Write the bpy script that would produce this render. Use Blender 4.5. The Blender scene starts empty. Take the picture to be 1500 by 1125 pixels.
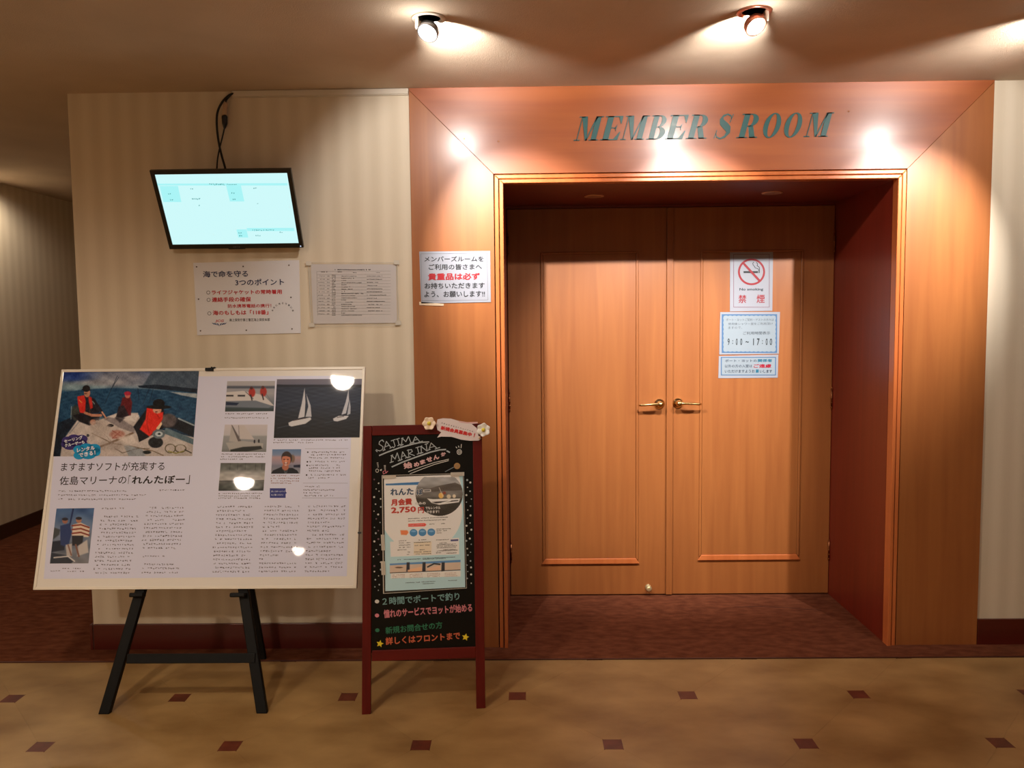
import bpy, bmesh, math, random
import numpy as np
from mathutils import Vector, Matrix

C = bpy.context.scene.collection
S = bpy.context.scene
rnd = random.Random(7)

# ---------------------------------------------------------------- camera, light, exposure
FPX, PITCH, YAW, ROLL, CAMD, CAMH = 1193.6, .07405, .01225, -.01055, 3.441, 1.40
CEIL = 2.371
_F = np.array([-math.sin(YAW)*math.cos(PITCH), math.cos(YAW)*math.cos(PITCH), -math.sin(PITCH)])
_R = np.cross(_F, [0, 0, 1]); _R /= np.linalg.norm(_R); _U = np.cross(_R, _F)
_c, _s = math.cos(ROLL), math.sin(ROLL)
_R, _U = _R*_c + _U*_s, _U*_c - _R*_s
CAM = np.array([0, -CAMD, CAMH])
cam_data = bpy.data.cameras.new('camera'); cam_data.sensor_width = 36; cam_data.lens = FPX*36/1500
cam_data.clip_start = .05
cam = bpy.data.objects.new('camera', cam_data); C.objects.link(cam)
cam.matrix_world = Matrix(((_R[0], _U[0], -_F[0], CAM[0]), (_R[1], _U[1], -_F[1], CAM[1]),
                           (_R[2], _U[2], -_F[2], CAM[2]), (0, 0, 0, 1)))
S.camera = cam
S.view_settings.view_transform = 'Standard'; S.view_settings.look = 'None'
S.view_settings.gamma = 1; S.view_settings.use_curve_mapping = False
S.view_settings.exposure = 0.0
w = bpy.data.worlds.new('world'); S.world = w; w.use_nodes = True
w.node_tree.nodes['Background'].inputs[0].default_value = (.02, .015, .01, 1)
w.node_tree.nodes['Background'].inputs[1].default_value = .2

def spot(name, loc, aim, watts, angle, blend, col, radius=.012):
    l = bpy.data.lights.new(name, 'SPOT'); l.energy = watts; l.color = col
    l.spot_size = math.radians(angle); l.spot_blend = blend; l.shadow_soft_size = radius
    o = bpy.data.objects.new(name, l); C.objects.link(o); o.location = loc
    o.rotation_euler = (Vector(aim) - Vector(loc)).to_track_quat('-Z', 'Y').to_euler()
    return o
LAMPS = [(-.286, -.775), (.742, -.79), (1.79, -.79)]
HALO = (1, .96, .92)
for (lx, ly), ax, e, sp in zip(LAMPS, (.04, .71, 1.58), (146, 146, 150), (.37, -.1, -.35)):
    spot('spotlight_beam', (lx, ly+.02, CEIL-.075), (ax, 0, 1.66), e, 55, .8, HALO)
    spot('spotlight_halo', (lx, ly+.02, CEIL-.075), (ax*.5+lx*.5, 0, 1.80), 21, 112, .45, HALO)
    spot('spotlight_spill', (lx+sp*.03, ly+.035, CEIL-.040), (lx+sp, ly+1.0, CEIL+.78), 34, 94, .5, HALO)
    l = bpy.data.lights.new('bulb_leak', 'POINT'); l.energy = .7; l.color = HALO; l.shadow_soft_size = .012
    o = bpy.data.objects.new('bulb_leak', l); C.objects.link(o); o.location = (lx-sp*.08, ly-.05, CEIL-.075)
AMB = (1, .85, .68); AMBK = 3.8
DOWN = [(-1.22, -2.11, 26), (1.5, -2.11, 2.5), (-2.37, -3.70, 44), (.25, -3.9, 6), (2.9, -3.7, 3.5), (-2.33, -5.36, 9), (.3, -5.5, 8), (-3.25, -.9, 5), (-3.28, 1.75, 7)]
for x, y, e in DOWN:
    spot('downlight_bulb', (x, y, CEIL-.012), (x, y, 0), e*AMBK, 168, .55, AMB, .072 if e > 20 else .05)

# ---------------------------------------------------------------- helpers
def ray(x, y):
    d = _F*FPX + _R*(x-750) - _U*(y-562.5)
    return d/np.linalg.norm(d)
def hit(x, y, O, n):
    d = ray(x, y); O = np.array(O, float); n = np.array(n, float)
    return CAM + d*(((O-CAM) @ n)/(d @ n))
def project(P):
    d = P - CAM; z = d @ _F
    return 750 + FPX*(d @ _R)/z, 562.5 - FPX*(d @ _U)/z
def wall_at(x, y, Y=0.): return hit(x, y, (0, Y, 0), (0, 1, 0))
def floor_at(x, y, Z=0.): return hit(x, y, (0, 0, Z), (0, 0, 1))

def lin(c):
    return tuple(((v/255)/12.92 if v/255 <= .04045 else ((v/255+.055)/1.055)**2.4) for v in c)
MATS = {}
def mat(name, rgb=(200, 200, 200), rough=.6, spec=.5, metal=0, coat=0, coat_rough=.05, emit=None, estr=1, linear=None):
    if name in MATS: return MATS[name]
    m = bpy.data.materials.new(name); m.use_nodes = True
    b = m.node_tree.nodes['Principled BSDF']
    b.inputs['Base Color'].default_value = (*(linear or lin(rgb)), 1)
    b.inputs['Roughness'].default_value = rough
    b.inputs['Specular IOR Level'].default_value = spec
    b.inputs['Metallic'].default_value = metal
    b.inputs['Coat Weight'].default_value = coat
    b.inputs['Coat Roughness'].default_value = coat_rough
    if emit:
        b.inputs['Emission Color'].default_value = (*lin(emit), 1); b.inputs['Emission Strength'].default_value = estr
    MATS[name] = m
    return m
def nodes(m): return m.node_tree.nodes, m.node_tree.links, m.node_tree.nodes['Principled BSDF']
def noise_mat(m, c1, c2, scale=(1, 1, 1), nscale=5, detail=5, lo=.35, hi=.65, bump=0, bscale=None, rough=None, per_object=0):
    """colour varies between c1 and c2 along stretched noise, with fine relief"""
    n, l, b = nodes(m)
    tc = n.new('ShaderNodeTexCoord'); mp = n.new('ShaderNodeMapping'); mp.inputs['Scale'].default_value = scale
    l.new(tc.outputs['Object'], mp.inputs['Vector'])
    no = n.new('ShaderNodeTexNoise'); no.inputs['Scale'].default_value = nscale; no.inputs['Detail'].default_value = detail
    l.new(mp.outputs[0], no.inputs['Vector'])
    r = n.new('ShaderNodeValToRGB'); r.color_ramp.elements[0].position = lo; r.color_ramp.elements[1].position = hi
    r.color_ramp.elements[0].color = (*lin(c1), 1); r.color_ramp.elements[1].color = (*lin(c2), 1)
    l.new(no.outputs['Fac'], r.inputs['Fac'])
    out = r.outputs['Color']
    if per_object:
        oi = n.new('ShaderNodeObjectInfo'); mr = n.new('ShaderNodeMapRange')
        mr.inputs['To Min'].default_value = 1-per_object; mr.inputs['To Max'].default_value = 1+per_object
        l.new(oi.outputs['Random'], mr.inputs['Value'])
        mx = n.new('ShaderNodeMix'); mx.data_type = 'RGBA'; mx.blend_type = 'MULTIPLY'; mx.inputs[0].default_value = 1
        l.new(out, mx.inputs[6]); l.new(mr.outputs[0], mx.inputs[7]); out = mx.outputs[2]
    l.new(out, b.inputs['Base Color'])
    if bump:
        bn = n.new('ShaderNodeTexNoise'); bn.inputs['Scale'].default_value = bscale or nscale*10; bn.inputs['Detail'].default_value = 3
        l.new(mp.outputs[0] if not bscale else tc.outputs['Object'], bn.inputs['Vector'])
        bp = n.new('ShaderNodeBump'); bp.inputs['Strength'].default_value = bump; bp.inputs['Distance'].default_value = .002
        l.new(bn.outputs['Fac'], bp.inputs['Height']); l.new(bp.outputs[0], b.inputs['Normal'])
    return m

class MB:
    """collects world-space geometry, links it as ONE mesh object"""
    def __init__(s): s.v = []; s.f = []; s.mi = []
    def add(s, vs, fs, mi=0):
        k = len(s.v); s.v += [tuple(map(float, p)) for p in vs]
        s.f += [tuple(i+k for i in f) for f in fs]; s.mi += [mi]*len(fs); return s
    def box(s, x0, x1, y0, y1, z0, z1, mi=0):
        return s.add([(x0,y0,z0),(x1,y0,z0),(x1,y1,z0),(x0,y1,z0),(x0,y0,z1),(x1,y0,z1),(x1,y1,z1),(x0,y1,z1)],
                     [(0,3,2,1),(4,5,6,7),(0,1,5,4),(1,2,6,5),(2,3,7,6),(3,0,4,7)], mi)
    def prism(s, poly, off, mi=0):
        """poly: list of 3D points facing the viewer; off: vector to the back face"""
        n = len(poly); P = [np.array(p, float) for p in poly]; off = np.array(off, float)
        vs = P + [p+off for p in P]
        return s.add(vs, [tuple(range(n)), tuple(range(2*n-1, n-1, -1))] + [(i, i+n, (i+1) % n+n, (i+1) % n) for i in range(n)], mi)
    def bar(s, a, b, side, depth, wa, wb=None, mi=0):
        """tapered rectangular bar a->b; side: unit vector across, depth: vector of the thickness"""
        wb = wb or wa; a, b, side = np.array(a), np.array(b), np.array(side)
        return s.prism([a-side*wa/2, a+side*wa/2, b+side*wb/2, b-side*wb/2], depth, mi)
    def tube(s, pts, r, n=10, mi=0, cap=True):
        pts = [Vector(p) for p in pts]; rr = r if hasattr(r, '__len__') else [r]*len(pts)
        ring = []; up = None; k0 = len(s.v)
        for i, p in enumerate(pts):
            t = (pts[min(i+1, len(pts)-1)] - pts[max(i-1, 0)]).normalized()
            if up is None: up = t.orthogonal().normalized()
            up = (up - t*up.dot(t)).normalized(); q = t.cross(up)
            for j in range(n):
                a = 2*math.pi*j/n; s.v.append(tuple(p + (up*math.cos(a) + q*math.sin(a))*rr[i]))
        for i in range(len(pts)-1):
            for j in range(n):
                s.f.append((k0+i*n+j, k0+i*n+(j+1) % n, k0+(i+1)*n+(j+1) % n, k0+(i+1)*n+j)); s.mi.append(mi)
        if cap:
            s.f.append(tuple(k0+j for j in range(n))[::-1]); s.mi.append(mi)
            s.f.append(tuple(k0+(len(pts)-1)*n+j for j in range(n))); s.mi.append(mi)
        return s
    def lathe(s, base, axis, prof, n=20, mi=0):
        """prof: list of (distance along axis, radius)"""
        base, axis = Vector(base), Vector(axis).normalized()
        prof = [(d, max(r, 1e-4)) for d, r in prof]
        up = axis.orthogonal().normalized(); q = axis.cross(up); k0 = len(s.v)
        for d, r in prof:
            for j in range(n):
                a = 2*math.pi*j/n; s.v.append(tuple(base + axis*d + (up*math.cos(a) + q*math.sin(a))*r))
        for i in range(len(prof)-1):
            for j in range(n):
                s.f.append((k0+i*n+j, k0+i*n+(j+1) % n, k0+(i+1)*n+(j+1) % n, k0+(i+1)*n+j)); s.mi.append(mi)
        s.f.append(tuple(k0+j for j in range(n))[::-1]); s.mi.append(mi)
        s.f.append(tuple(k0+(len(prof)-1)*n+j for j in range(n))); s.mi.append(mi)
        return s
    def build(s, name, mats, parent=None, bevel=0, smooth=False, **props):
        base = Vector((0, 0, 0))
        p = parent
        while p is not None: base += p.location; p = p.parent
        me = bpy.data.meshes.new(name)
        me.from_pydata([tuple(Vector(v)-base) for v in s.v], [], s.f); me.update()
        for m in (mats if isinstance(mats, (list, tuple)) else [mats]): me.materials.append(m)
        me.polygons.foreach_set('material_index', s.mi)
        if smooth: me.polygons.foreach_set('use_smooth', [True]*len(s.f))
        o = bpy.data.objects.new(name, me); C.objects.link(o)
        if parent is not None: o.parent = parent
        if bevel:
            md = o.modifiers.new('bevel', 'BEVEL'); md.width = bevel; md.segments = 2; md.limit_method = 'ANGLE'
        for k, v in props.items(): o[k] = v
        return o
def thing(name, loc, label, cat, group=None):
    o = bpy.data.objects.new(name, None); C.objects.link(o); o.location = Vector([float(v) for v in loc])
    o.empty_display_size = .05; o['label'] = label; o['category'] = cat
    if group: o['group'] = group
    return o

# flat print: text and marks laid on a sheet
_font_cache = {}
def glyphs(s, bold=0.):
    k = (s, bold)
    if k not in _font_cache:
        c = bpy.data.curves.new('t', 'FONT'); c.body = s; c.resolution_u = 2; c.offset = bold
        o = bpy.data.objects.new('t', c); C.objects.link(o)
        bpy.context.view_layer.update()
        m = bpy.data.meshes.new_from_object(o.evaluated_get(bpy.context.evaluated_depsgraph_get()))
        v = np.array([x.co[:2] for x in m.vertices]) if len(m.vertices) else np.zeros((0, 2))
        f = [tuple(p.vertices) for p in m.polygons]
        bpy.data.objects.remove(o); bpy.data.curves.remove(c); bpy.data.meshes.remove(m)
        _font_cache[k] = (v, f)
    return _font_cache[k]
def outward(vs, f, N):
    a, b, c = (np.array(vs[i]) for i in f[:3])
    return f if np.cross(b-a, c-a) @ N > 0 else tuple(reversed(f))
class Sheet:
    """a plane the prints lie on; positions on it are given where the picture shows them"""
    def __init__(s, P, N, flip=False):
        s.P = np.array(P, float); s.N = np.array(N, float)/np.linalg.norm(N)      # N faces the viewer
        s.X = np.cross(np.array([0, 0, 1.]), s.N); s.X /= np.linalg.norm(s.X); s.Y = np.cross(s.N, s.X)
    def at(s, x, y, d=0.): return hit(x, y, s.P, s.N) + s.N*d
    def text(s, mb, txt, xa, ya, xb, yb, h, mi=0, bold=0., d=.0005, slant=0.):
        """baseline from pixel (xa,ya) to (xb,yb), glyph height h pixels, stretched to fit"""
        v, f = glyphs(txt, 0.)
        if not len(v): return
        if bold:
            f0 = f; v0 = v; k_ = len(v); b_ = bold*1.1
            offs = [(-b_, 0), (b_, 0), (0, -b_), (0, b_)]
            v = np.concatenate([v0+np.array(o) for o in offs]); f = [tuple(i+j*k_ for i in q) for j in range(4) for q in f0]
            dd = np.repeat(np.arange(4)*.00003, k_)
        else: dd = np.zeros(len(v))
        lo, hi = v.min(0), v.max(0)
        A = s.at(xa, ya, d); B = s.at(xb, yb, d); X = B-A; L = np.linalg.norm(X); X /= L; Y = np.cross(s.N, X)
        H = h*np.linalg.norm(s.at(xa, ya-10, d)-A)/10
        u = (v[:, 0]-lo[0])/(hi[0]-lo[0])*L; w = (v[:, 1]-lo[1])/max(hi[1]-lo[1], 1e-6)*H; u = u + w*slant
        vs = A + np.outer(u, X) + np.outer(w, Y) + np.outer(dd, s.N)
        mb.add(vs, [outward(vs, q, s.N) for q in f], mi)
    def poly(s, mb, pts, mi=0, d=.0003):
        vs = [s.at(x, y, d) for x, y in pts]; mb.add(vs, [outward(vs, tuple(range(len(vs))), s.N)], mi)
    def rect(s, mb, x0, y0, x1, y1, mi=0, d=.0003): s.poly(mb, [(x0, y0), (x1, y0), (x1, y1), (x0, y1)], mi, d)
    def disc(s, mb, cx, cy, rx, ry=None, mi=0, d=.0003, n=16):
        ry = ry or rx; s.poly(mb, [(cx+rx*math.cos(2*math.pi*k/n), cy+ry*math.sin(2*math.pi*k/n)) for k in range(n)], mi, d)
    def ring(s, mb, cx, cy, rx, ry, t, mi=0, d=.0003, n=40):
        for k in range(n):
            a, b = 2*math.pi*k/n, 2*math.pi*(k+1)/n
            s.poly(mb, [(cx+rx*math.cos(a), cy+ry*math.sin(a)), (cx+rx*math.cos(b), cy+ry*math.sin(b)),
                        (cx+(rx-t)*math.cos(b), cy+(ry-t)*math.sin(b)), (cx+(rx-t)*math.cos(a), cy+(ry-t)*math.sin(a))], mi, d)
    def stroke(s, mb, pts, w, mi=0, d=.0005):
        for (x0, y0), (x1, y1) in zip(pts[:-1], pts[1:]):
            L = math.hypot(x1-x0, y1-y0) or 1; tx, ty = (x1-x0)/L, (y1-y0)/L; e = w*.3
            x0_, y0_, x1_, y1_ = x0-tx*e, y0-ty*e, x1+tx*e, y1+ty*e; nx, ny = -ty*w/2, tx*w/2
            s.poly(mb, [(x0_+nx, y0_+ny), (x1_+nx, y1_+ny), (x1_-nx, y1_-ny), (x0_-nx, y0_-ny)], mi, d)
    def frame(s, mb, x0, y0, x1, y1, t, mi=0, d=.0003):
        s.rect(mb, x0, y0, x1, y0+t, mi, d); s.rect(mb, x0, y1-t, x1, y1, mi, d)
        s.rect(mb, x0, y0+t, x0+t, y1-t, mi, d); s.rect(mb, x1-t, y0+t, x1, y1-t, mi, d)
    def bodyline(s, mb, x0, y0, x1, y1=None, h=3.4, pitch=3.7, mi=0, d=.0004, dark=1., gaps=.12):
        """a line of print too small to read: each character a few tiny strokes"""
        y1 = y0 if y1 is None else y1; n = int((x1-x0)/pitch)
        for k in range(n):
            if rnd.random() < gaps: continue
            cx = x0+pitch*(k+.1); cy = y0+(y1-y0)*k/max(n, 1)
            for q in range(rnd.choice((2, 3, 3, 4))):
                t = .55*dark
                if rnd.random() < .55:
                    yy = cy+rnd.uniform(0, h-t); a = cx+rnd.uniform(0, pitch*.3); s.rect(mb, a, yy, a+pitch*rnd.uniform(.4, .75), yy+t, mi, d)
                else:
                    xx = cx+rnd.uniform(0, pitch*.8-t); a = cy+rnd.uniform(0, h*.3); s.rect(mb, xx, a, xx+t, a+h*rnd.uniform(.4, .75), mi, d)
    def paper(s, name, px, mats, parent, thick=.001, **kw):
        """the sheet itself from its four pixel corners, its face in the sheet's plane"""
        return MB().prism([s.at(*q) for q in px][::-1], -s.N*thick).build(name, mats, parent, **kw)

# photographs printed on paper: a fine grid of coloured cells
class Canvas:
    def __init__(s, sheet, quad, org=(0, 0), sc=1., res=1.25, d=.0006):
        """quad TL,TR,BR,BL in picture pixels; drawing coordinates = (pixel-org)*sc"""
        q = [np.array(sheet.at(*p, d)) for p in quad]; s.q = q; s.N = sheet.N
        wpx = np.linalg.norm(np.array(quad[1])-quad[0]); hpx = np.linalg.norm(np.array(quad[3])-quad[0])
        s.nx, s.ny = int(wpx*res), int(hpx*res)
        u, v = np.meshgrid((np.arange(s.nx)+.5)/s.nx, (np.arange(s.ny)+.5)/s.ny)
        P = (q[0][:, None, None]*(1-u)*(1-v) + q[1][:, None, None]*u*(1-v) + q[2][:, None, None]*u*v + q[3][:, None, None]*(1-u)*v)
        d_ = P - CAM[:, None, None]; z = np.tensordot(_F, d_, 1)
        px = 750 + FPX*np.tensordot(_R, d_, 1)/z; py = 562.5 - FPX*np.tensordot(_U, d_, 1)/z
        s.X = (px-org[0])*sc; s.Y = (py-org[1])*sc; s.sc = sc
        s.img = np.zeros((s.ny, s.nx, 3)); s.rng = np.random.RandomState(5)
    def _mix(s, a, c):
        a = np.clip(a, 0, 1)[..., None]; s.img = s.img*(1-a) + np.array(c, float)*a
    def grad(s, stops):
        ys = [p[0] for p in stops]
        for k in range(3): s.img[..., k] = np.interp(s.Y, ys, [p[1][k] for p in stops])
    def dist_seg(s, p, q):
        px, py = p; dx, dy = q[0]-px, q[1]-py; L = dx*dx+dy*dy or 1
        t = np.clip(((s.X-px)*dx+(s.Y-py)*dy)/L, 0, 1)
        return np.hypot(s.X-px-t*dx, s.Y-py-t*dy)
    def poly(s, pts, c, soft=None, a=1.):
        soft = soft or .8*s.sc
        ins = np.zeros(s.X.shape, bool); dm = np.full(s.X.shape, 1e9)
        for i in range(len(pts)):
            (x0, y0), (x1, y1) = pts[i], pts[(i+1) % len(pts)]
            dm = np.minimum(dm, s.dist_seg((x0, y0), (x1, y1)))
            if y0 != y1:
                cond = ((y0 > s.Y) != (y1 > s.Y)) & (s.X < (x1-x0)*(s.Y-y0)/(y1-y0)+x0); ins ^= cond
        s._mix(np.clip(.5+np.where(ins, dm, -dm)/soft, 0, 1)*a, c)
    def ell(s, cx, cy, rx, ry, c, soft=.15, a=1.):
        r = np.hypot((s.X-cx)/rx, (s.Y-cy)/ry); s._mix(np.clip((1-r)/soft+.5, 0, 1)*a, c)
    def line(s, pts, w, c, a=1.):
        dm = np.full(s.X.shape, 1e9)
        for p, q in zip(pts[:-1], pts[1:]): dm = np.minimum(dm, s.dist_seg(p, q))
        s._mix(np.clip(.5+(w/2-dm)/(.7*s.sc), 0, 1)*a, c)
    def noise(s, amp, fx, fy, region=None, seed=1):
        r = np.random.RandomState(seed); t = np.zeros(s.X.shape)
        for k in range(9):
            a, b, ph = r.uniform(.3, 1.6)*fx, r.uniform(.3, 1.6)*fy, r.uniform(0, 6.28)
            t += np.sin(s.X*a+ph)*np.sin(s.Y*b+ph*1.7)
        t *= amp/3
        if region is not None: t = t*region
        s.img = s.img + t[..., None]
    def build(s, name, parent, gloss, **kw):
        nx, ny = s.nx, s.ny
        u, v = np.meshgrid(np.arange(nx+1)/nx, np.arange(ny+1)/ny); u = u[..., None]; v = v[..., None]; q = s.q
        P = (q[0]*(1-u)*(1-v)+q[1]*u*(1-v)+q[2]*u*v+q[3]*(1-u)*v).reshape(-1, 3)
        base = Vector((0, 0, 0)); p = parent
        while p is not None: base += p.location; p = p.parent
        P = P - np.array(base)
        i = np.arange(nx*ny); r, c = i//nx, i % nx; a = r*(nx+1)+c
        F = np.stack([a+nx+1, a+nx+2, a+1, a], 1)
        me = bpy.data.meshes.new(name)
        me.vertices.add(len(P)); me.vertices.foreach_set('co', P.ravel())
        me.loops.add(F.size); me.loops.foreach_set('vertex_index', F.ravel())
        me.polygons.add(len(F)); me.polygons.foreach_set('loop_start', np.arange(len(F))*4)
        me.update(calc_edges=True)
        col = np.clip(s.img.reshape(-1, 3), 0, 255)/255
        col = np.where(col <= .04045, col/12.92, ((col+.055)/1.055)**2.4)
        at = me.color_attributes.new('print', 'FLOAT_COLOR', 'CORNER')
        full = np.ones((len(F), 4, 4)); full[:, :, :3] = col[:, None, :]
        at.data.foreach_set('color', full.ravel())
        me.materials.append(gloss)
        o = bpy.data.objects.new(name, me); C.objects.link(o); o.parent = parent
        for k, vv in kw.items(): o[k] = vv
        return o
def print_mat(name, rough, coat):
    m = mat(name, rough=rough, spec=.15, coat=coat, coat_rough=.03); n, l, b = nodes(m)
    a = n.new('ShaderNodeAttribute'); a.attribute_name = 'print'; l.new(a.outputs['Color'], b.inputs['Base Color'])
    return m

# ---------------------------------------------------------------- materials
def wood(name, c1, c2, vertical=True, rough=.45, spec=.5, coat=.62, coat_rough=.25):
    m = mat(name, rough=rough, spec=spec, coat=coat, coat_rough=coat_rough)
    n, l, b = nodes(m)
    tc = n.new('ShaderNodeTexCoord'); mp = n.new('ShaderNodeMapping')
    mp.inputs['Scale'].default_value = (14, 14, .8) if vertical else (.8, 14, 14)
    l.new(tc.outputs['Object'], mp.inputs['Vector'])
    a = n.new('ShaderNodeTexNoise'); a.inputs['Scale'].default_value = 1.6; a.inputs['Detail'].default_value = 7; a.inputs['Distortion'].default_value = .6
    l.new(mp.outputs[0], a.inputs['Vector'])
    r = n.new('ShaderNodeValToRGB'); r.color_ramp.elements[0].position = .3; r.color_ramp.elements[1].position = .7
    r.color_ramp.elements[0].color = (*lin(c1), 1); r.color_ramp.elements[1].color = (*lin(c2), 1)
    l.new(a.outputs['Fac'], r.inputs['Fac']); l.new(r.outputs[0], b.inputs['Base Color'])
    return m
CHERRY_V = wood('cherry_veneer', (148, 85, 40), (163, 98, 48))
CHERRY_H = wood('cherry_veneer_across', (146, 72, 28), (161, 85, 35), False)
CHERRY_MOULD = wood('cherry_moulding', (190, 100, 50), (206, 116, 62), rough=.3)
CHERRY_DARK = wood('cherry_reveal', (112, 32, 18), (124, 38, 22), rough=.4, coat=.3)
GAP = mat('shadow_gap', (25, 8, 4), .8)
def wallpaper(name, axis):
    m = mat(name, rough=.75, spec=.25); n, l, b = nodes(m)
    tc = n.new('ShaderNodeTexCoord'); sx = n.new('ShaderNodeSeparateXYZ'); l.new(tc.outputs['Object'], sx.inputs[0])
    mm = n.new('ShaderNodeMath'); mm.operation = 'MULTIPLY'; mm.inputs[1].default_value = 2*math.pi/.083
    l.new(sx.outputs[axis], mm.inputs[0])
    sn = n.new('ShaderNodeMath'); sn.operation = 'SINE'; l.new(mm.outputs[0], sn.inputs[0])
    # fine threads: noise stretched along the height
    mp = n.new('ShaderNodeMapping'); mp.inputs['Scale'].default_value = (120, 120, 6); l.new(tc.outputs['Object'], mp.inputs[0])
    no = n.new('ShaderNodeTexNoise'); no.inputs['Scale'].default_value = 1; no.inputs['Detail'].default_value = 3; l.new(mp.outputs[0], no.inputs[0])
    m2 = n.new('ShaderNodeMath'); m2.operation = 'MULTIPLY_ADD'; m2.inputs[1].default_value = 1.1; l.new(no.outputs['Fac'], m2.inputs[0]); l.new(sn.outputs[0], m2.inputs[2])
    r = n.new('ShaderNodeValToRGB'); cr = r.color_ramp
    mr = n.new('ShaderNodeMapRange'); mr.inputs['From Min'].default_value = -.9; mr.inputs['From Max'].default_value = 2.0
    l.new(m2.outputs[0], mr.inputs['Value']); l.new(mr.outputs[0], r.inputs['Fac'])
    cr.elements[0].position = .2; cr.elements[1].position = .85
    cr.elements[0].color = (*lin((215, 200, 176)), 1); cr.elements[1].color = (*lin((223, 209, 186)), 1)
    l.new(r.outputs[0], b.inputs['Base Color'])
    bn = n.new('ShaderNodeTexNoise'); bn.inputs['Scale'].default_value = 350; l.new(tc.outputs['Object'], bn.inputs[0])
    bp = n.new('ShaderNodeBump'); bp.inputs['Strength'].default_value = .25; bp.inputs['Distance'].default_value = .0015
    l.new(bn.outputs['Fac'], bp.inputs['Height']); l.new(bp.outputs[0], b.inputs['Normal'])
    return m
PAPER_X = wallpaper('striped_wallpaper', 0); PAPER_Y = wallpaper('striped_wallpaper_side', 1)
CEILM = noise_mat(mat('ceiling_plaster', rough=.85, spec=.2), (196, 176, 152), (206, 186, 162), nscale=3, bump=.7, bscale=260)
TILE = noise_mat(mat('beige_stone_tile', rough=.38, spec=.4), (130, 96, 53), (174, 140, 90), scale=(1, 1.6, 1), nscale=3.2, detail=8, lo=.3, hi=.7, bump=.05, bscale=60, per_object=.04)
INSET = noise_mat(mat('dark_red_inset', rough=.38, spec=.4), (84, 34, 22), (106, 48, 30), nscale=20)
CARPET = noise_mat(mat('brown_carpet', rough=1, spec=.05), (88, 47, 31), (120, 70, 47), scale=(1, 2, 1), nscale=16, detail=9, lo=.3, hi=.75, bump=.9, bscale=420)
BASEM = wood('dark_red_skirting', (78, 18, 11), (88, 24, 15), False, rough=.35, coat=.4)
BRASS = mat('polished_brass', (225, 195, 130), .16, metal=1)
DARKBRASS = mat('aged_brass', (150, 95, 60), .3, metal=1)
WHITEPL = noise_mat(mat('white_plastic', rough=.4), (214, 204, 186), (220, 210, 194), nscale=3)
BLACKPL = mat('black_plastic', (10, 10, 12), .35)
BLACKWOOD = noise_mat(mat('black_painted_wood', rough=.5, spec=.2), (4, 4, 4), (8, 7, 7), scale=(30, 30, 2), nscale=2)
PAPERW = mat('laminated_white', (150, 152, 161), .4, coat=.3, coat_rough=.08)
INK = mat('black_ink', (22, 22, 26), .5); REDINK = mat('red_ink', (190, 22, 34), .5); NAVY = mat('navy_ink', (28, 38, 78), .5)

# ---------------------------------------------------------------- the setting
XL, X1, X2, OL, OR, OT, DEP, XC, YT = -1.876, -.4546, 1.942, -.0702, 1.556, 1.979, .6525, -3.474, -.137
XR = 4.2; YB = -6.6; YE = 4.6
SK = 'structure'
# floor: slab, tiles with dark insets, carpet along the wall
fl = MB().box(XC-.1, XR+.1, YB-.1, YE, -.06, -.012).build('floor', TILE, kind=SK)
def clip_y(poly, ymax):
    out = []
    for i, a in enumerate(poly):
        b = poly[(i+1) % len(poly)]
        if a[1] <= ymax: out.append(a)
        if (a[1] <= ymax) != (b[1] <= ymax):
            t = (ymax-a[1])/(b[1]-a[1]); out.append((a[0]+t*(b[0]-a[0]), ymax))
    return out
DX, DY, X0, Y0 = .6395, .356, -.0285, -.466
for row in range(-1, 7):
    yy = Y0 - row*DY; off = 0 if row % 2 == 0 else DX/2
    for k in range(-6, 7):
        xx = X0 + off + k*DX
        if xx < XC+.3 or xx > XR-.5: continue
        g = .0002; h = .032
        cx = xx+DX/2; ax, ay = DX/2, DY; e = h*ay/ax; e2 = h*ax/ay
        P = [(cx-ax+h, yy-e), (cx-e2, yy-ay+h), (cx+e2, yy-ay+h), (cx+ax-h, yy-e), (cx+ax-h, yy+e), (cx+e2, yy+ay-h), (cx-e2, yy+ay-h), (cx-ax+h, yy+e)]
        P = [(cx+(x-cx)*(1-g/ax*1.2), yy+(y-yy)*(1-g/ay*1.2)) for x, y in P]
        P = clip_y(P, YT-.0005)
        if len(P) > 2:
            MB().prism([(x, y, 0) for x, y in P], (0, 0, -.012)).build('tile', TILE, fl)
        if row >= 0:
            MB().box(xx-h+g, xx+h-g, yy-h+g, yy+h-g, -.012, .0002).build('tile_inset', INSET, fl)
# rest of the tiled floor behind the viewer as the slab's own raised bed, and the carpet
MB().box(XC, XR, YB, Y0-7*DY-.02, -.012, -.001).build('tile_field', TILE, fl)
MB().box(XC, XR, YT+.001, YE, -.012, .004).build('carpet', CARPET, fl)
MB().box(XC, XR, YT-.002, YT+.004, -.012, .0045).build('edge_strip', mat('edge_strip_brown', (70, 30, 18), .5), fl)
s_ = [floor_at(x, y, .0045) for x, y in ((1075, 889), (1110, 888.5), (1150, 890), (1203, 894))]
MB().tube([(p[0], p[1], .0040) for p in s_], .0016, 6).build('carpet_seam', mat('seam_shadow', (60, 26, 16), 1), fl)

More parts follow.
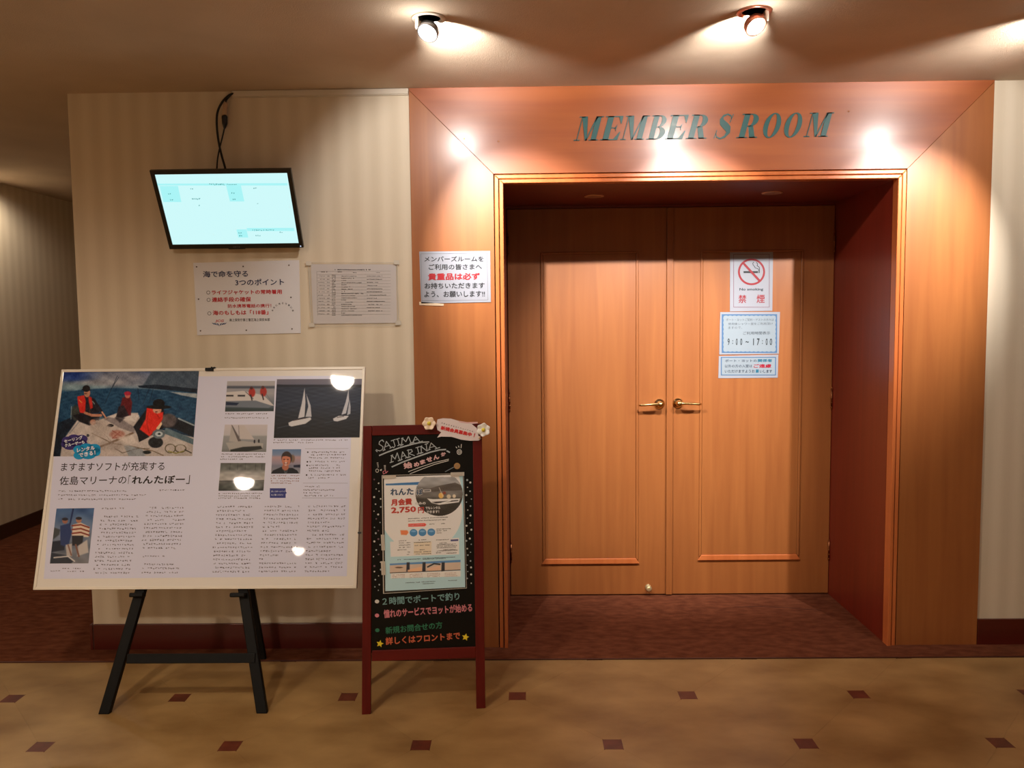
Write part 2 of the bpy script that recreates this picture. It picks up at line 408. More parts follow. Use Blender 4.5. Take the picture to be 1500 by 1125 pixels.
MB().box(XC-.1, XR+.1, YB-.1, YE, CEIL, CEIL+.06).build('ceiling', CEILM, kind=SK)
MB().box(XL, X1+.005, 0, .12, 0, CEIL).build('wall_front_left', PAPER_X, kind=SK)
MB().box(X2-.005, XR, 0, .12, 0, CEIL).build('wall_front_right', PAPER_X, kind=SK)
MB().box(XL, XL+.12, .12, YE, 0, CEIL).build('wall_corridor_right', PAPER_Y, kind=SK)
MB().box(XC-.1, XC, YB, YE, 0, CEIL).build('wall_left', PAPER_Y, kind=SK)
MB().box(XR, XR+.1, YB, .12, 0, CEIL).build('wall_right', PAPER_Y, kind=SK)
MB().box(XC, XR, YB-.1, YB, 0, CEIL).build('wall_back', PAPER_X, kind=SK)
MB().box(XC, XL, YE, YE+.1, 0, CEIL).build('wall_corridor_end', PAPER_X, kind=SK)
MB().box(XL+.004, X1-.002, -.012, 0, 0, .115).build('baseboard_left', BASEM, bevel=.002, kind=SK)
MB().box(X2+.002, XR, -.012, 0, 0, .115).build('baseboard_right', BASEM, bevel=.002, kind=SK)
MB().box(XC, XC+.012, YB, YE, 0, .10).build('baseboard_corridor', mat('brown_skirting', (74, 42, 26), .5), kind=SK)
MB().box(XL-.012, XL, -.012, YE, 0, .115).build('baseboard_return', BASEM, bevel=.002, kind=SK)

# cherry surround of the door recess: three mitred boards, grooves and two raised beads round the opening
D0 = .040; FY = -.010
tr = MB().box(X1+.002, OL-.002, .012, .05, 0, CEIL-.001).box(OR+.002, X2-.002, .012, .05, 0, CEIL-.001).box(OL-.002, OR+.002, .012, .05, OT+.001, CEIL-.001).build('trim_1', GAP, kind=SK)
def board(px, m, name='board'):
    MB().prism([(x, FY, z) for x, z in px], (0, .022, 0)).build(name, m, tr, bevel=.0008)
oL, oR, oT = OL-D0, OR+D0, OT+D0
zL = min(CEIL, oT+(oL-X1)); g = .0006
board([(X1, 0), (oL, 0), (oL, oT-g), (X1, zL-g)], CHERRY_V)
board([(oR, 0), (X2, 0), (X2, min(CEIL-.001, oT+(X2-oR))-g), (oR, oT-g)], CHERRY_V)
zR = min(CEIL-.001, oT+(X2-oR))
board([(oL, oT+g), (oR, oT+g), (X2, zR+g if zR < CEIL-.002 else CEIL), (X2, CEIL), (X1, CEIL), (X1, zL+g)], CHERRY_H)
def bead(a, b, y0, y1, name='moulding'):
    """one mitred bead from distance a to b outside the opening, left + top + right, each a part"""
    L0, L1, T0, T1, R0, R1 = OL-a, OL-b, OT+a, OT+b, OR+a, OR+b
    for poly, m in (([(L1, 0), (L0, 0), (L0, T0), (L1, T1)], CHERRY_MOULD), ([(R0, 0), (R1, 0), (R1, T1), (R0, T0)], CHERRY_MOULD),
                    ([(L0, T0), (R0, T0), (R1, T1), (L1, T1)], CHERRY_MOULD)):
        MB().prism([(x, y0, z) for x, z in poly], (0, y1-y0, 0)).build(name, m, tr, bevel=.003)
bead(0, .016, -.020, .03); bead(.0195, .036, -.015, .03)
for q in ((1243, 163), (680, 203), (730, 207)):
    p = wall_at(*q, FY); MB().lathe((p[0], FY+.002, p[2]), (0, -1, 0), [(0, .004), (.003, .004), (.004, .002)], 10).build('screw', DARKBRASS, tr)

# recess: side walls, soffit, double doors
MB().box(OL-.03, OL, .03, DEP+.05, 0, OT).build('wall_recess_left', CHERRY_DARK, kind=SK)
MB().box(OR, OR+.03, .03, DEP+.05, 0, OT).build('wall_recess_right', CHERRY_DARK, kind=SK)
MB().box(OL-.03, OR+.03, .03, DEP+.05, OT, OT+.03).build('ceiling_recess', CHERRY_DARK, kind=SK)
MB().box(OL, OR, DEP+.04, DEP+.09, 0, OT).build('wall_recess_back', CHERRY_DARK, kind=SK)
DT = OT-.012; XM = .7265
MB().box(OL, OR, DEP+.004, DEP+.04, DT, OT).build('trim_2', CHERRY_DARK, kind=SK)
def door(name, x0, x1, pan, hinge_x, lever, hs):
    d = MB().box(x0, x1, DEP, DEP+.038, .010, DT-.002).build(name, CHERRY_V, bevel=.0015, kind=SK)
    a, b, z0, z1 = pan
    # raised panel moulding: mitred strips round the panel, the lower one a deeper ledge
    w = .012; y = DEP-.007
    for poly in ([(a, z0), (a+w, z0+w), (a+w, z1-w), (a, z1)], [(b-w, z0+w), (b, z0), (b, z1), (b-w, z1-w)], [(a, z1), (a+w, z1-w), (b-w, z1-w), (b, z1)]):
        MB().prism([(p, y, q) for p, q in poly], (0, .009, 0)).build('panel_moulding', CHERRY_V, d, bevel=.003)
    MB().prism([(a-.006, y-.003, z0-.016), (b+.006, y-.003, z0-.016), (b-w, y-.003, z0+w), (a+w, y-.003, z0+w)], (0, .012, 0)).build('panel_ledge', CHERRY_MOULD, d, bevel=.003)
    MB().box(a+w+.001, b-w-.001, DEP-.003, DEP+.002, z0+w+.001, z1-w-.001).build('panel', CHERRY_V, d, bevel=.001)
    for z in (1.79, 1.01, .235):
        h = MB().tube([(hinge_x, DEP-.006, z-.045), (hinge_x, DEP-.006, z+.045)], .0045, 10)
        for k in range(-2, 3): h.lathe((hinge_x, DEP-.006, z+k*.0225-.003), (0, 0, 1), [(0, .0046), (.001, .006), (.005, .006), (.006, .0046)], 10)
        h.lathe((hinge_x, DEP-.006, z+.045), (0, 0, 1), [(0, .003), (.004, .005), (.009, .003), (.012, .001)], 10)
        h.lathe((hinge_x, DEP-.006, z-.045), (0, 0, -1), [(0, .003), (.004, .005), (.009, .003), (.012, .001)], 10)
        h.build('hinge', DARKBRASS, d, smooth=True)
    hx, hz, s = lever
    hd = MB().lathe((hx, DEP, hz), (0, -1, 0), [(0, .026), (.004, .027), (.009, .025), (.014, .018), (.018, .013), (.034, .012), (.046, .014), (.052, .011), (.055, .003)], 24).build('handle', BRASS, d, smooth=True)
    MB().tube([(hx, DEP-.044, hz), (hx+s*.02, DEP-.047, hz+.001), (hx+s*.06, DEP-.048, hz-.001), (hx+s*.095, DEP-.047, hz-.003), (hx+s*.108, DEP-.042, hz-.003)], [.009, .0075, .006, .0065, .005], 12).build('lever', BRASS, hd, smooth=True)
    return d
d1 = door('door_1', OL+.004, XM-.0015, (.098, .585, .187, 1.752), OL+.007, (.690, .990, -1), 1)
d2 = door('door_2', XM+.0015, OR-.002, (.893, 1.402, .202, 1.752), OR-.004, (.784, .993, 1), -1)
MB().box(XM-.001, XM+.030, DEP-.012, DEP, .010, DT-.004).build('astragal', CHERRY_V, d2, bevel=.002)
st = MB().lathe((.636, DEP, .046), (0, -1, 0), [(0, .016), (.004, .016), (.006, .009), (.022, .009), (.024, .014), (.032, .015), (.036, .010), (.037, .002)], 18).build('door_stop', mat('cream_brass', (230, 210, 160), .25, metal=.7), d1, smooth=True)
for k, (x, y) in enumerate(((.338, .351), (1.141, .316))):
    t = thing('recess_downlight', (x, y, OT), ('left' if k == 0 else 'right')+' of the two unlit round downlights in the dark recess ceiling', 'ceiling light', 'downlights in the door recess')
    MB().lathe((x, y, OT), (0, 0, -1), [(0, .046), (.003, .046), (.004, .040), (.0035, .036)], 28).build('rim', mat('bronze_rim', (215, 175, 145), .35, metal=.6), t, smooth=True)
    MB().lathe((x, y, OT-.0036), (0, 0, -1), [(0, .034), (.0006, .033), (.001, .01)], 24).build('lens', mat('dull_lens', (170, 125, 100), .3), t)
# ---------------------------------------------------------------- ceiling spotlights
GLOW = mat('glowing_bulb', (255, 250, 240), emit=(255, 250, 240), estr=14)
STEEL = mat('satin_steel', (150, 150, 155), .3, metal=.9); LEAK_TINT = mat('leak_tinted_steel', (205, 140, 115), .3, metal=.9)  # second lamp's rosy metal stands in for pinkish light leaking from its bulb
for k, (lx, ly) in enumerate(LAMPS):
    m_ = (STEEL, LEAK_TINT, STEEL)[k]; s = (-1, 1, 1)[k]
    t = thing('ceiling_spotlight', (lx, ly, CEIL), ('swivel ceiling spotlight with a steel ring, above the wooden surround left of the lettering',
              'swivel ceiling spotlight with a ring tinted rosy as if by leaking light, above the lettering', 'swivel ceiling spotlight above the right end of the wooden surround')[k], 'spotlight', 'ceiling spotlights before the wooden surround')
    MB().lathe((lx, ly, CEIL), (0, 0, -1), [(0, .054), (.004, .054), (.006, .048), (.004, .040), (-.0, .038)], 32).build('ceiling_ring', m_ if k == 1 else WHITEPL, t, smooth=True)
    ax = Vector((s*.25, -.55, -.80)).normalized(); c = Vector((lx, ly-.008, CEIL-.044))
    MB().lathe(c-ax*.022, ax, [(0, .016), (.003, .026), (.010, .033), (.032, .034), (.034, .032), (.030, .029), (.012, .027)], 28).build('lamp_holder', m_, t, smooth=True)
    MB().lathe(c-ax*.012, ax, [(0, .002), (.002, .012), (.008, .021), (.018, .026), (.028, .024), (.034, .016), (.037, .004)], 24).build('bulb', GLOW, t, smooth=True)
    MB().box(lx+s*.036-.006, lx+s*.036+.006, ly-.016, ly+.004, CEIL-.034, CEIL).build('bracket', WHITEPL, t, bevel=.002)

# ---------------------------------------------------------------- lettering on the header
def serif_letters():
    def q(x0, y0, x1, y1): return [(x0, y0), (x1, y0), (x1, y1), (x0, y1)]
    def bowl(cx, cy, rx, ry, ix, iy, a0=-90, a1=90, n=14):
        out = []
        for k in range(n):
            a, b = math.radians(a0+(a1-a0)*k/n), math.radians(a0+(a1-a0)*(k+1)/n)
            out.append([(cx+ix*math.cos(a), cy+iy*math.sin(a)), (cx+rx*math.cos(a), cy+ry*math.sin(a)), (cx+rx*math.cos(b), cy+ry*math.sin(b)), (cx+ix*math.cos(b), cy+iy*math.sin(b))])
        return out
    L = {}
    L['M'] = [q(.02, 0, .30, .04), q(.14, 0, .18, 1), q(.02, .96, .30, 1), [(.14, 1), (.42, 1), (.66, 0), (.56, 0)], [(.58, 0), (.64, 0), (.94, 1), (.86, 1)], q(.84, 0, 1.10, 1), q(.74, 0, 1.20, .04), q(.86, .96, 1.20, 1)]
    L['E'] = [q(.02, 0, .80, .045), q(.12, 0, .38, 1), q(.02, .955, .80, 1), [(.76, .68), (.80, .68), (.80, .96), (.62, .96)], [(.60, .04), (.80, .04), (.84, .34), (.80, .34)], q(.38, .485, .58, .525), [(.55, .505), (.62, .36), (.62, .65)]]
    L['B'] = [q(.02, 0, .50, .04), q(.12, 0, .38, 1), q(.02, .96, .48, 1), q(.38, .49, .5, .53)] + bowl(.46, .755, .34, .245, .10, .205) + bowl(.48, .265, .40, .265, .13, .225)
    L['R'] = [q(.02, 0, .50, .04), q(.12, 0, .38, 1), q(.02, .96, .48, 1), q(.38, .47, .5, .51)] + bowl(.46, .735, .36, .265, .11, .225) + [[(.42, .50), (.64, .50), (.86, 0), (.60, 0)], q(.60, 0, .96, .04)]
    L['O'] = bowl(.5, .5, .46, .52, .20, .475, 0, 360, 36)
    cl = [(.70, .80), (.64, .93), (.46, 1.0), (.28, .93), (.22, .80), (.30, .66), (.50, .52), (.66, .40), (.72, .24), (.60, .06), (.40, -.01), (.20, .06), (.12, .22)]
    wd = [.03, .05, .06, .10, .17, .24, .27, .26, .20, .11, .06, .05, .03]
    pts = []
    for i in range(len(cl)):
        a, b = cl[max(i-1, 0)], cl[min(i+1, len(cl)-1)]; tx, ty = b[0]-a[0], b[1]-a[1]; n_ = math.hypot(tx, ty)
        pts.append(((cl[i][0]-ty/n_*wd[i]/2, cl[i][1]+tx/n_*wd[i]/2), (cl[i][0]+ty/n_*wd[i]/2, cl[i][1]-tx/n_*wd[i]/2)))
    L['S'] = [[pts[i][0], pts[i][1], pts[i+1][1], pts[i+1][0]] for i in range(len(pts)-1)] + [[(.66, .66), (.70, .66), (.76, 1.0), (.72, 1.0)], [(.08, .0), (.12, .0), (.16, .34), (.12, .34)]]
    return L
LET = serif_letters()
TEAL = mat('teal_letter', (46, 88, 86), .4, coat=.2)
a0 = wall_at(840, 206.3, FY); b0 = wall_at(1212, 200.2, FY)
t = thing('wall_lettering', (a0[0], FY, a0[2]), "teal italic serif letters reading MEMBER'S ROOM on the wooden header above the doors", 'lettering')
slope = (b0[2]-a0[2])/(b0[0]-a0[0])
for ch, x0, x1 in (('M', 70, 200), ('E', 208, 305), ('M', 312, 440), ('B', 450, 540), ('E', 545, 645), ('R', 655, 765), ('S', 795, 880), ('R', 920, 1030), ('O', 1045, 1140), ('O', 1155, 1250), ('M', 1272, 1402)):
    px0, px1 = 820+x0/3.571, 820+(x1)/3.571
    A = wall_at(px0, 206.3-(px0-840)*.0164, FY); B = wall_at(px1, 206.3-(px1-840)*.0164, FY)
    Wd = {'M': 1.22, 'E': .84, 'B': .88, 'R': .96, 'O': 1., 'S': .8}[ch]; H = .097; sk = .27
    sx = (B[0]-A[0])/Wd
    mb = MB()
    for poly in LET[ch]:
        P = [(A[0]+x*sx+y*H*sk, FY-.003, A[2]+y*H+slope*x*sx) for x, y in poly]
        if sum(P[i][0]*P[(i+1) % len(P)][2]-P[(i+1) % len(P)][0]*P[i][2] for i in range(len(P))) < 0: P = P[::-1]
        mb.prism(P, (0, .003, 0))
    mb.build('letter', TEAL, t)

# ---------------------------------------------------------------- cable duct, cables
p0, p1 = wall_at(341, 137), wall_at(597, 137)
t = thing('cable_duct', (p0[0], 0, CEIL), 'white plastic cable duct along the ceiling edge beside the wooden surround', 'cable duct')
MB().box(p0[0], X1-.002, -.016, 0, CEIL-.024, CEIL-.001).build('duct_cover', WHITEPL, t, bevel=.003)
MB().box(p0[0]+.001, X1-.003, -.011, 0, CEIL-.027, CEIL-.024).build('duct_base', WHITEPL, t, bevel=.001)
CABLE = mat('black_cable', (9, 9, 10), .5)
def wp(x, y, d): p = wall_at(x, y, -d); return (p[0], -d, p[2])
def smooth_pts(pts, n=6):
    out = []
    P = [np.array(p) for p in pts]; P = [P[0]] + P + [P[-1]]
    for i in range(1, len(P)-2):
        for k in range(n):
            u = k/n; out.append(.5*((2*P[i]) + (-P[i-1]+P[i+1])*u + (2*P[i-1]-5*P[i]+4*P[i+1]-P[i+2])*u*u + (-P[i-1]+3*P[i]-3*P[i+1]+P[i+2])*u**3))
    out.append(P[-2]); return out
t = thing('power_cable', wp(341, 137, .02), 'thick black cable curving from the duct down behind the television, left strand', 'cable')
MB().tube(smooth_pts([wp(342, 137, .012), wp(335, 140, .02), wp(326, 149, .022), wp(319, 163, .022), wp(317.5, 180, .022), wp(319.5, 203, .024), wp(324, 225, .028), wp(330, 247, .04), wp(333, 262, .06)]), .0046, 10).build('sheath', CABLE, t, smooth=True)
t = thing('adapter_cable', wp(330, 158, .02), 'thin black cable with a white adapter plug hanging above the television', 'cable')
MB().tube(smooth_pts([wp(338, 139, .014), wp(332, 146, .018), wp(330, 152, .02)]), .0038, 8).build('upper_lead', CABLE, t, smooth=True)
q = wp(330, 160, .02); MB().tube([wp(331, 150, .02), wp(330.5, 152, .02), wp(328.5, 168, .02), wp(328.3, 169.5, .02)], [.006, .0095, .0095, .007], 12).build('adapter', mat('beige_adapter', (190, 160, 128), .45), t, smooth=False)
MB().tube([wp(328.5, 169, .02), wp(329, 171, .02), wp(329.3, 181, .02), wp(329, 188, .02)], [.009, .0115, .0105, .005], 12).build('plug', BLACKPL, t, smooth=False)
MB().tube(smooth_pts([wp(329, 187, .02), wp(326, 200, .026), wp(322, 216, .032), wp(318.5, 235, .038), wp(317, 262, .06)]), .0032, 8).build('lower_lead', CABLE, t, smooth=True)

# ---------------------------------------------------------------- television
def ob(mb, O, X, Y, N, u0, u1, v0, v1, n0, n1, mi=0):
    P = [O+X*u+Y*v+N*n1 for u, v in ((u0, v0), (u1, v0), (u1, v1), (u0, v1))]
    return mb.prism(P, -N*(n1-n0), mi)
tt = .4926; O = np.array([-1.1766, -.1266, 1.868]); X = np.array([1., .0, 0]); N = np.array([0, -math.cos(tt), -math.sin(tt)]); Y = np.cross(N, X)
t = thing('television', O, 'black flat television tilted down from the wall, showing a pale cyan screen', 'television')
W, H = .556/2, .331/2; bz = .0165
mb = MB(); 
for a in ((-W, W, H-bz, H), (-W, W, -H, -H+bz+.003), (-W, -W+bz, -H+bz+.003, H-bz), (W-bz, W, -H+bz+.003, H-bz)): ob(mb, O, X, Y, N, *a, -.014, 0)
mb.build('bezel', BLACKPL, t)
ob(MB(), O, X, Y, N, -W+.004, W-.004, -H+.004, H-.004, -.030, -.012).build('back_shell', BLACKPL, t, bevel=.004)
ob(MB(), O, X, Y, N, -.16, .16, -.12, .09, -.050, -.030).build('rear_housing', BLACKPL, t, bevel=.006)
ob(MB(), O, X, Y, N, -.035, .035, -H-.005, -H+.002, -.012, -.002).build('receiver_lip', BLACKPL, t, bevel=.002)
MB().box(O[0]-.05, O[0]+.05, -.012, 0, 1.80, 1.96).build('wall_plate', BLACKPL, t, bevel=.002)
MB().tube([(O[0], -.006, 1.88), (O[0], -.06, 1.89), tuple(O-N*.045)], .014, 10).build('bracket_arm', BLACKPL, t)
SCR = mat('lit_screen', (0, 0, 0), .3, emit=(205, 249, 250), estr=1.0); SCR2 = mat('lit_screen_band', (0, 0, 0), .3, emit=(168, 244, 246), estr=1.0)
SCT = mat('lit_screen_text', (0, 0, 0), .3, emit=(70, 150, 150), estr=1.0)
sc = MB(); ob(sc, O, X, Y, N, -W+bz, W-bz, -H+bz+.003, H-bz, -.013, -.003)
scr = sc.build('screen', SCR, t)
sh = Sheet(O-N*.003, N); mb = MB()
def cp(ox, oy, s): return lambda x, y: (ox+x/s, oy+y/s)
c2 = cp(200, 230, 5.769)
for (x0, y0, x1, y1) in ((165, 225, 1275, 240), (195, 245, 350, 380), (755, 230, 880, 375), (845, 612, 930, 680), (930, 600, 1330, 625)):
    sh.poly(mb, [c2(x0, y0), c2(x1, y0-(x1-x0)*.004), c2(x1+.24*(y1-y0)*.9, y1), c2(x0+(y1-y0)*.24, y1)], 0, .0004)
for x0, x1, y, h in ((610, 750, 222, 18), (760, 850, 228, 8), (265, 300, 304, 12), (280, 315, 354, 12), (450, 485, 264, 10), (465, 545, 346, 18), (525, 550, 403, 12), (800, 835, 298, 14), (810, 850, 350, 12), (985, 1018, 258, 12), (1028, 1042, 342, 20), (1018, 1040, 388, 12), (860, 900, 636, 14), (865, 902, 658, 14), (975, 1080, 612, 12), (1090, 1165, 612, 10), (1005, 1055, 658, 12), (1205, 1240, 630, 12)):
    a, b = c2(x0, y), c2(x1, y); sh.bodyline(mb, a[0], a[1], b[0], h=h/5.769, pitch=2.6, mi=1, d=.0008, dark=1.1, gaps=0)
mb.build('screen_marks', [SCR2, SCT], scr)
sh2 = Sheet(O, N); mb = MB(); a = c2(815, 755); sh2.bodyline(mb, a[0], a[1], a[0]+10, h=1.6, pitch=2, d=.0004, dark=1.2, gaps=0); mb.build('maker_mark', mat('grey_print', (110, 110, 115), .4), t)
mb = MB(); a = c2(1387, 753); sh2.disc(mb, a[0], a[1], .9, d=.0005); mb.build('power_light', mat('power_led', (200, 220, 255), emit=(200, 220, 255), estr=1), t)

# ---------------------------------------------------------------- notices on the wall
WALLS = Sheet((0, -.003, 0), (0, -1, 0))
BOARDW = mat('white_board', (222, 220, 224), .35, coat=.4, coat_rough=.1)
px = [(283, 385), (438, 381), (440.5, 488), (289, 491)]
t = thing('safety_notice', WALLS.at(361, 490), 'white board of sea safety points in navy and red, below the television', 'notice')
pb = WALLS.paper('board_sheet', px, BOARDW, t, .003)
c3 = cp(270, 370, 4.5455); mb = MB()
def T(s, mb, c, txt, x0, y0, x1, y1, h, mi=0, bold=0., **k):
    a, b = c(x0, y0), c(x1, y1); s.text(mb, txt, a[0], a[1], b[0], b[1], h, mi, bold, **k)
T(WALLS, mb, c3, '海で命を守る', 125, 166, 425, 162, 9.6, 0, .022)
T(WALLS, mb, c3, '3つのポイント', 340, 220, 665, 216, 9.6, 0, .022)
T(WALLS, mb, c3, 'ライフジャケットの常時着用', 182, 281, 650, 276, 6.8, 1, .028)
T(WALLS, mb, c3, '連絡手段の確保', 184, 330, 445, 327, 7.2, 1, .028)
T(WALLS, mb, c3, '防水携帯電話の携行！', 290, 369, 580, 366, 5.6, 1, .022)
T(WALLS, mb, c3, '海のもしもは「118番」', 190, 418, 560, 413, 7.2, 1, .028)
T(WALLS, mb, c3, '海上保安庁第三管区海上保安本部', 300, 459, 570, 456, 4.4, 2, .01)
T(WALLS, mb, c3, 'JCG', 205, 467, 260, 466, 4.4, 1, .03, slant=.3)
for x, y in ((160, 266), (162, 315), (167, 405)):
    a = c3(x, y); WALLS.ring(mb, a[0], a[1], 2.8, 2.8, .7, 2, .0005, 16)
# the wing mark under the initials
for s in (-1, 1):
    for k in range(3):
        WALLS.poly(mb, [c3(233+s*(6+k*16), 474-k*2), c3(233+s*(20+k*16), 468-k*1), c3(233+s*(10+k*14), 482-k*2), c3(233+s*(0+k*10), 490-k*5)], 3, .0005)
for k, ch in enumerate('未来に残そう青い海'):
    a = math.radians(200+140*k/8); x, y = 655+66*math.cos(a), 410+66*math.sin(a)*1.0
    tx, ty = -math.sin(a), math.cos(a); A = c3(x-tx*6, y-ty*6); B = c3(x+tx*6, y+ty*6)
    WALLS.text(mb, ch, A[0], A[1], B[0], B[1], 2.7, 2, .02)
mb.build('lettering', [mat('navy_print', (34, 44, 84), .5), mat('red_print', (188, 24, 34), .5), mat('dark_grey_print', (60, 60, 64), .5), mat('blue_print', (36, 70, 120), .5)], pb)
for x, y in ((82, 95), (697, 84), (392, 92), (95, 310), (710, 298), (108, 521), (413, 517), (717, 508)):
    a = c3(x, y); p = WALLS.at(*a); MB().lathe(p, (0, -1, 0), [(0, .003), (.0015, .003), (.003, .0015)], 10).build('pin', mat('pin_head', (80, 60, 50), .4), t)

TAPE = mat('cloudy_tape', (206, 198, 184), .35)
# schedule in a clear sleeve
px = [(455, 387), (580, 387.5), (581.5, 473), (459, 474.5)]
t = thing('schedule_sheet', WALLS.at(520, 474), 'printed timetable in a wrinkled clear plastic sleeve, right of the safety notice', 'notice')
pb = WALLS.paper('sheet', px, mat('grey_paper', (214, 208, 206), .6), t, .002)
cc = cp(450, 380, 10.714); mb = MB()
for x0, x1, y, h, dk in ([(430, 1000, 158, 20, 1.6), (215, 330, 195, 12, 1.4), (470, 565, 195, 12, 1.6), (715, 795, 208, 12, 1.), (1080, 1160, 208, 10, 1.)] +
        [(170+8*(k % 2), 280, 262+49.5*k, 12, .7) for k in range(13)] + [(310, 365, 262+49.5*k, 12, 1.1) for k in range(13)] + [(385, 455, 248+25*k, 12, 1.5) for k in range(26)] +
        [(475, 495, 262+49.5*k, 10, .6) for k in range(13)] + [(533, 533+rnd.randint(60, 370), 262+34*k, 15, rnd.uniform(.8, 1.7)) for k in range(19)] +
        [(935, 935+rnd.randint(150, 330), 262+49.5*k, 13, rnd.uniform(.8, 1.5)) for k in range(12)]):
    a, b = cc(x0, y), cc(x1, y); WALLS.bodyline(mb, a[0], a[1]-.5, b[0], h=h/10.7, pitch=1.9, mi=0, dark=dk*1.05, gaps=.08)
for y in [188, 240] + [290+48*k for k in range(13)]:
    WALLS.stroke(mb, [cc(155, y), cc(1310, y-5)], .22, 1)
WALLS.stroke(mb, [cc(150, 188), cc(165, 880)], .3, 1)
mb.build('table_print', [INK, mat('grey_line', (120, 112, 104), .6)], pb)
def sleeve(sheet, quad, parent, seed, name='plastic_sleeve', amp=.0016, base=.0015):
    q = [sheet.at(*p) for p in quad]; r = random.Random(seed); nx, ny = 40, 30; mb = MB(); V = []
    ws = [(r.uniform(3, 16), r.uniform(3, 16), r.uniform(0, 6)) for _ in range(7)]
    for j in range(ny+1):
        for i in range(nx+1):
            u, v = i/nx, j/ny; P = q[0]*(1-u)*(1-v)+q[1]*u*(1-v)+q[2]*u*v+q[3]*(1-u)*v
            z = sum(math.sin(a*u+b*v*(1 if k % 2 else -1)+c) for k, (a, b, c) in enumerate(ws))/7*math.sin(math.pi*min(u*5, .5))*math.sin(math.pi*min((1-u)*5, .5))
            V.append(P+sheet.N*(base+amp*(.6+z)))
    F = [(j*(nx+1)+i, (j+1)*(nx+1)+i, (j+1)*(nx+1)+i+1, j*(nx+1)+i+1) for j in range(ny) for i in range(nx)]
    mb.add(V, F); return mb.build(name, CLEAR, parent, smooth=True)
CLEAR = bpy.data.materials.new('clear_plastic'); CLEAR.use_nodes = True
n = CLEAR.node_tree.nodes; l = CLEAR.node_tree.links; n.clear()
o_ = n.new('ShaderNodeOutputMaterial'); tr_ = n.new('ShaderNodeBsdfTransparent'); gl = n.new('ShaderNodeBsdfGlossy'); mx = n.new('ShaderNodeMixShader'); fr = n.new('ShaderNodeLayerWeight'); fr.inputs['Blend'].default_value = .12
gl.inputs['Roughness'].default_value = .12; 
tr_.inputs['Color'].default_value = (.97, .97, .97, 1)
mx.inputs[0].default_value = .07; n.remove(fr); l.new(tr_.outputs[0], mx.inputs[1]); l.new(gl.outputs[0], mx.inputs[2]); l.new(mx.outputs[0], o_.inputs[0])
sleeve(WALLS, [(452, 384), (582, 384.5), (584, 476.5), (456.5, 478.5)], t, 3)
EDGEW = mat('sleeve_edge_glare', (196, 190, 178), .3)  # pale strips: sleeve rims with their glare put into the colour
mb = MB(); Q = [(452, 384), (582, 384.5), (584, 476.5), (456.5, 478.5)]
for i, w_ in enumerate((.35, .8, .4, .9)): WALLS.stroke(mb, [Q[i], Q[(i+1) % 4]], w_, 0, .0035)
mb.build('sleeve_rim_glare', EDGEW, t)
for (x, y) in ((452.5, 386), (581, 384.5), (583.5, 473), (457, 476)):
    WALLS.paper('tape', [(x-4, y-3), (x+4, y-3), (x+4, y+3), (x-4, y+3)], TAPE, t, .0004).location = Vector((0, -.005, 0))

# ---------------------------------------------------------------- notice on the surround
SURR = Sheet((0, FY-.0022, 0), (0, -1, 0)); c4 = cp(590, 350, 10)
TAPE = mat('cloudy_tape', (206, 198, 184), .35)
t = thing('valuables_notice', SURR.at(668, 445), 'white laminated notice with a red line, on the wooden surround left of the doors', 'notice')
pb = SURR.paper('sheet', [(614, 368.5), (718, 367.5), (719, 442.5), (617, 444.5)], PAPERW, t, .0012)
mb = MB()
T(SURR, mb, c4, 'メンバーズルームを', 315, 332, 1185, 330, 7.8, 0, .02)
T(SURR, mb, c4, 'ご利用の皆さまへ', 380, 455, 1160, 450, 8.6, 0, .02)
T(SURR, mb, c4, '貴重品は必ず', 370, 607, 1130, 600, 10.4, 1, .035)
T(SURR, mb, c4, 'お持ちいただきます', 320, 732, 1200, 725, 8.8, 0, .02)
T(SURR, mb, c4, 'よう、お願いします!!', 315, 858, 1205, 850, 9, 0, .02)
for a, b in (((265, 218), (1235, 208)), ((1235, 208), (1248, 895)), ((1248, 895), (282, 905)), ((282, 905), (265, 218))):
    SURR.stroke(mb, [c4(*a), c4(*b)], .5, 2)
mb.build('lettering', [INK, mat('bright_red_ink', (150, 10, 24), .5), mat('grey_rule', (110, 110, 116), .5)], pb)
SURR.paper('tape', [(614, 442), (650, 445), (650, 448), (614, 447)], mat('old_tape', (215, 190, 160), .4), t, .0004)

# ---------------------------------------------------------------- notices on the right door
DOORS = Sheet((0, DEP-.0052, 0), (0, -1, 0)); c5 = cp(1050, 360, 11.25)
t = thing('no_smoking_sign', DOORS.at(1101, 455), 'white no smoking sign with a red barred circle, on the right door', 'sign')
pb = DOORS.paper('sheet', [(1069.5, 367.5), (1132.5, 367), (1131.3, 455.3), (1069.3, 456.3)], PAPERW, t, .0012)
mb = MB()
DOORS.frame(mb, 1074.4, 372.2, 1127.2, 450.2, .55, 3)
a = c5(572, 430); DOORS.ring(mb, a[0], a[1], 19.9, 19.6, 2.9, 1)
DOORS.stroke(mb, [c5(440, 290), c5(708, 582)], 3.3, 1, .0008)
DOORS.rect(mb, *c5(440, 418), *c5(676, 450), 0, .0006); DOORS.rect(mb, *c5(684, 418), *c5(692, 450), 0, .0006)
DOORS.stroke(mb, [c5(*p) for p in ((610, 268), (592, 290), (600, 320), (622, 340), (630, 362), (655, 372), (680, 378), (690, 400), (688, 418))], .75, 0)
DOORS.stroke(mb, [c5(*p) for p in ((655, 275), (672, 300), (664, 330), (690, 345), (702, 362), (702, 445))], .9, 0)
T(DOORS, mb, c5, 'No smoking', 372, 752, 765, 750, 5.0, 2, .03)
T(DOORS, mb, c5, '禁', 355, 945, 486, 945, 12.0, 1, .012); T(DOORS, mb, c5, '煙', 655, 945, 790, 943, 12.4, 1, .012)
